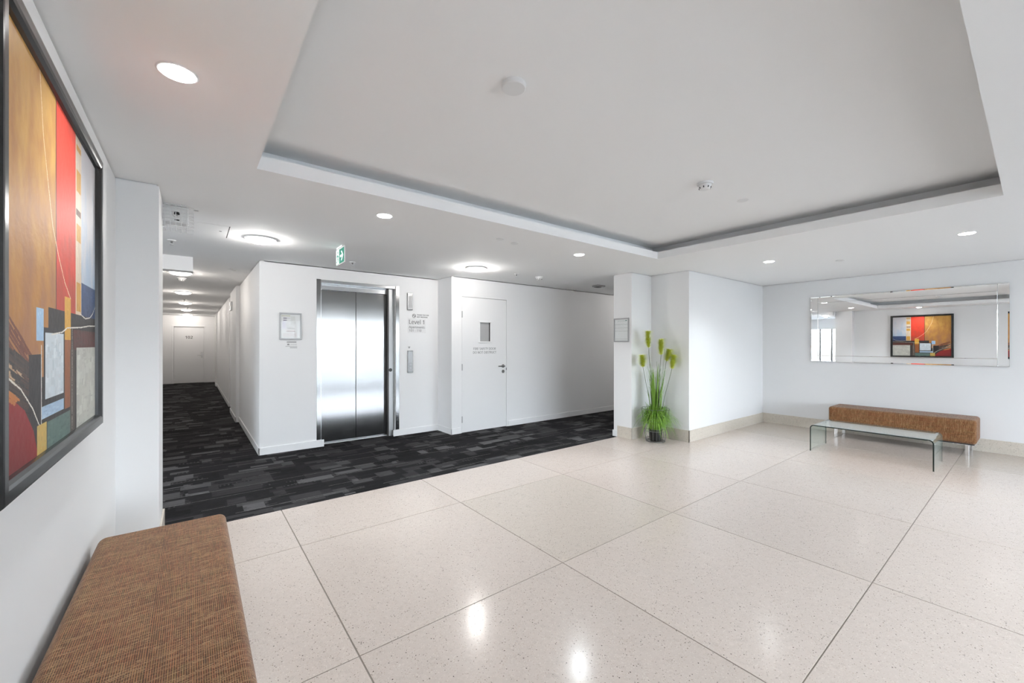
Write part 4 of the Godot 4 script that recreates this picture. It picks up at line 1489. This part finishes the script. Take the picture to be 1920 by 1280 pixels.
func build_ceiling_fittings() -> void:
	var s := smoke_detector("white smoke detector inside the ceiling recess, right of centre", Vector3(3.075, UPPER, -1.555))
	copy(s, Vector3(4.216, CEIL, -4.726), "white smoke detector between the fire door and the side passage")
	copy(s, Vector3(-0.136, CEIL, -8.247), "white smoke detector between the first two corridor lights")
	flush_disc("pale round cover disc inside the ceiling recess, left of the smoke detector", Vector3(1.196, UPPER, -1.522), 0.058, 0.022)
	flush_disc("thin flush disc right of the smoke detector inside the ceiling recess", Vector3(3.70, UPPER, -1.545), 0.045, 0.004)
	flush_disc("flush disc beside the recess edge, left one of a pair", Vector3(2.40, CEIL, -3.268), 0.042, 0.004)
	flush_disc("flush disc beside the recess edge, right one of a pair", Vector3(2.618, CEIL, -3.314), 0.042, 0.006)
	flush_disc("flush disc on the ceiling left of the mirror", Vector3(6.32, CEIL, -1.50), 0.045, 0.010)
	flush_disc("flush disc on the corridor ceiling by the lift wall corner", Vector3(0.435, CEIL, -6.878), 0.05, 0.008)
	var sp := sprinkler("sprinkler head behind the wire cage, near the pier", Vector3(-0.167, CEIL, -5.32))
	copy(sp, Vector3(3.759, CEIL, -4.721), "sprinkler head right of the fire door's ceiling light")
	copy(sp, Vector3(5.72, CEIL, -5.40), "sprinkler head at the start of the side passage")
	copy(sp, Vector3(1.592, CEIL, -5.324), "sprinkler head above the lift doors")
	copy(sp, Vector3(-0.152, CEIL, -12.09), "nearer small sprinkler head among the corridor lights")
	copy(sp, Vector3(-0.114, CEIL, -14.63), "farther small sprinkler head among the corridor lights")
	# dark rectangular fitting at the side passage
	var v := thing("emergency_light", "flat grey oval fitting on the ceiling of the side passage", "emergency light", Vector3(5.65, CEIL, -4.76))
	put("housing", Geo.new().rbox(-0.10, 0.10, -0.03, 0.0, -0.075, 0.075, 0.02, 3), M.plastic_grey, v)
	put("lens", Geo.new().rbox(-0.075, 0.03, -0.036, -0.02, -0.05, 0.05, 0.008, 2), M.dark, v)
	put("test_button", Geo.new().lathe([Vector2(0.0, -0.036), Vector2(0.012, -0.035), Vector2(0.013, -0.028)], 16).turned(Transform3D(Basis(), Vector3(0.06, 0, 0.02))), M.plastic, v)
	# access panel
	var ap := thing("access_panel", "flush white access panel in the ceiling with a dark strip painted for its edge gap, and a latch", "access panel", Vector3(0.03, CEIL, -4.64))
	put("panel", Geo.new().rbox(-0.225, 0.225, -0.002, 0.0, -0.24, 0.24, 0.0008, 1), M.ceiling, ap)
	put("gap_shade_strip", Geo.new().box(0.2255, 0.232, -0.0022, 0.0, -0.24, 0.24), M.dark_gap, ap)  # dark strip stands in for the shaded gap on this side
	put("latch", Geo.new().lathe([Vector2(0.0, -0.005), Vector2(0.010, -0.004), Vector2(0.011, 0.0)], 16).turned(Transform3D(Basis(), Vector3(0.17, 0, 0.02))), M.dark_metal, ap)
	# exit sign
	var ex := thing("exit_sign", "green running man exit sign with arrow hanging in front of the lift", "sign", Vector3(1.243, 2.31, -4.565), -90.0)
	put("mount", Geo.new().rbox(-0.10, 0.10, 0.088, 0.105, -0.016, 0.016, 0.003, 2), M.plastic, ex)
	put("blade", Geo.new().rbox(-0.152, 0.152, -0.082, 0.09, -0.006, 0.006, 0.003, 2), M.plastic, ex)
	put("green_face", Geo.new().rbox(-0.146, 0.146, -0.076, 0.078, 0.004, 0.0075, 0.001, 1), M.sign_green, ex)
	put("door_symbol", Geo.new().box(-0.143, -0.035, -0.073, 0.075, 0.007, 0.0085), M.sign_white, ex)
	var mn := Geo.new()
	mn.slab(PackedVector2Array([Vector2(-0.085, 0.028), Vector2(-0.058, 0.030), Vector2(-0.052, -0.012), Vector2(-0.072, -0.016)]), 0.008, 0.0095)
	mn.slab(PackedVector2Array([Vector2(-0.072, -0.010), Vector2(-0.052, -0.010), Vector2(-0.030, -0.034), Vector2(-0.034, -0.062), Vector2(-0.046, -0.062), Vector2(-0.046, -0.036)]), 0.008, 0.0095)
	mn.slab(PackedVector2Array([Vector2(-0.072, -0.012), Vector2(-0.058, -0.014), Vector2(-0.078, -0.052), Vector2(-0.116, -0.056), Vector2(-0.116, -0.044), Vector2(-0.088, -0.040)]), 0.008, 0.0095)
	mn.slab(PackedVector2Array([Vector2(-0.060, 0.026), Vector2(-0.034, 0.006), Vector2(-0.018, 0.012), Vector2(-0.020, 0.002), Vector2(-0.036, -0.006), Vector2(-0.062, 0.012)]), 0.008, 0.0095)
	mn.slab(PackedVector2Array([Vector2(-0.083, 0.026), Vector2(-0.110, 0.014), Vector2(-0.116, -0.012), Vector2(-0.106, -0.012), Vector2(-0.100, 0.006), Vector2(-0.078, 0.014)]), 0.008, 0.0095)
	var hd := PackedVector2Array()
	for k in 16:
		hd.append(Vector2(-0.058 + cos(TAU * k / 16.0) * 0.014, 0.050 + sin(TAU * k / 16.0) * 0.014))
	mn.slab(hd, 0.008, 0.0095)
	put("running_figure", mn, M.sign_green, ex).position.x = -0.018
	var ar := Geo.new()
	ar.slab(PackedVector2Array([Vector2(0.005, 0.011), Vector2(0.078, 0.011), Vector2(0.040, 0.050), Vector2(0.068, 0.050), Vector2(0.118, 0.0), Vector2(0.068, -0.050), Vector2(0.040, -0.050), Vector2(0.078, -0.011), Vector2(0.005, -0.011)]), 0.007, 0.0085)
	put("arrow", ar, M.sign_white, ex)
	# camera in a wire cage
	var cm := thing("security_camera", "white ceiling camera with dark round lens inside the wire cage", "camera", Vector3(-0.11, CEIL, -4.04))
	put("housing", Geo.new().rbox(-0.085, 0.085, -0.125, 0.0, -0.05, 0.06, 0.012, 3), M.plastic, cm)
	var ln := Geo.new().lathe([Vector2(0.017, 0.0), Vector2(0.017, 0.012), Vector2(0.013, 0.014), Vector2(0.011, 0.010), Vector2(0.0, 0.008)], 24)
	ln.turned(Transform3D(Basis(Vector3.RIGHT, PI / 2), Vector3(0.015, -0.062, 0.058)))
	put("lens", ln, M.black, cm)
	var br := Geo.new().lathe([Vector2(0.030, 0.0), Vector2(0.026, 0.016), Vector2(0.018, 0.016), Vector2(0.018, 0.0)], 24)
	br.turned(Transform3D(Basis(Vector3.RIGHT, PI / 2), Vector3(0.015, -0.062, 0.058)))
	put("lens_hood", br, M.plastic, cm)
	put("sensor_window", Geo.new().rbox(0.002, 0.030, -0.112, -0.103, 0.055, 0.062, 0.002, 1), M.dark, cm)
	var cg := thing("wire_cage", "white wire guard cage on the ceiling beside the pier", "cage", Vector3(-0.10, CEIL, -4.03))
	var wd := 0.105
	var dz := 0.10
	var ht := 0.165
	var cgx := func(list: Array, name_: String) -> void:
		for q in list:
			put(name_, Geo.new().tube(q, 0.0022, 6), M.white_wire, cg)
	var bows := []
	for k in 7:
		var y := -0.004 - k * (ht - 0.004) / 6.0
		bows.append([Vector3(-wd, y, -dz), Vector3(-wd, y, dz * 0.6), Vector3(-wd * 0.6, y, dz * 0.95), Vector3(0, y, dz * 1.1), Vector3(wd * 0.6, y, dz * 0.95), Vector3(wd, y, dz * 0.6), Vector3(wd, y, -dz), Vector3(-wd, y, -dz)])
	cgx.call(bows, "hoop")
	var posts := []
	for q in [[-1.0, -1.0], [-1.0, -0.5], [-1.0, 0.05], [-1.0, 0.6], [-0.6, 0.95], [-0.3, 1.03], [0.0, 1.1], [0.3, 1.03], [0.6, 0.95], [1.0, 0.6], [1.0, 0.05], [1.0, -0.5], [1.0, -1.0], [0.5, -1.0], [0.0, -1.0], [-0.5, -1.0]]:
		posts.append([Vector3(q[0] * wd, 0, q[1] * dz), Vector3(q[0] * wd, -ht, q[1] * dz)])
	cgx.call(posts, "upright_wire")
	var floor_ := []
	for q in [-0.6, -0.3, 0.0, 0.3, 0.6]:
		floor_.append([Vector3(q * wd, -ht, -dz), Vector3(q * wd, -ht, dz * 1.0)])
	cgx.call(floor_, "bottom_wire")
	put("fixing_tab", Geo.new().rbox(wd, wd + 0.03, -0.004, 0.0, -0.01, 0.01, 0.001, 1), M.alu, cg)
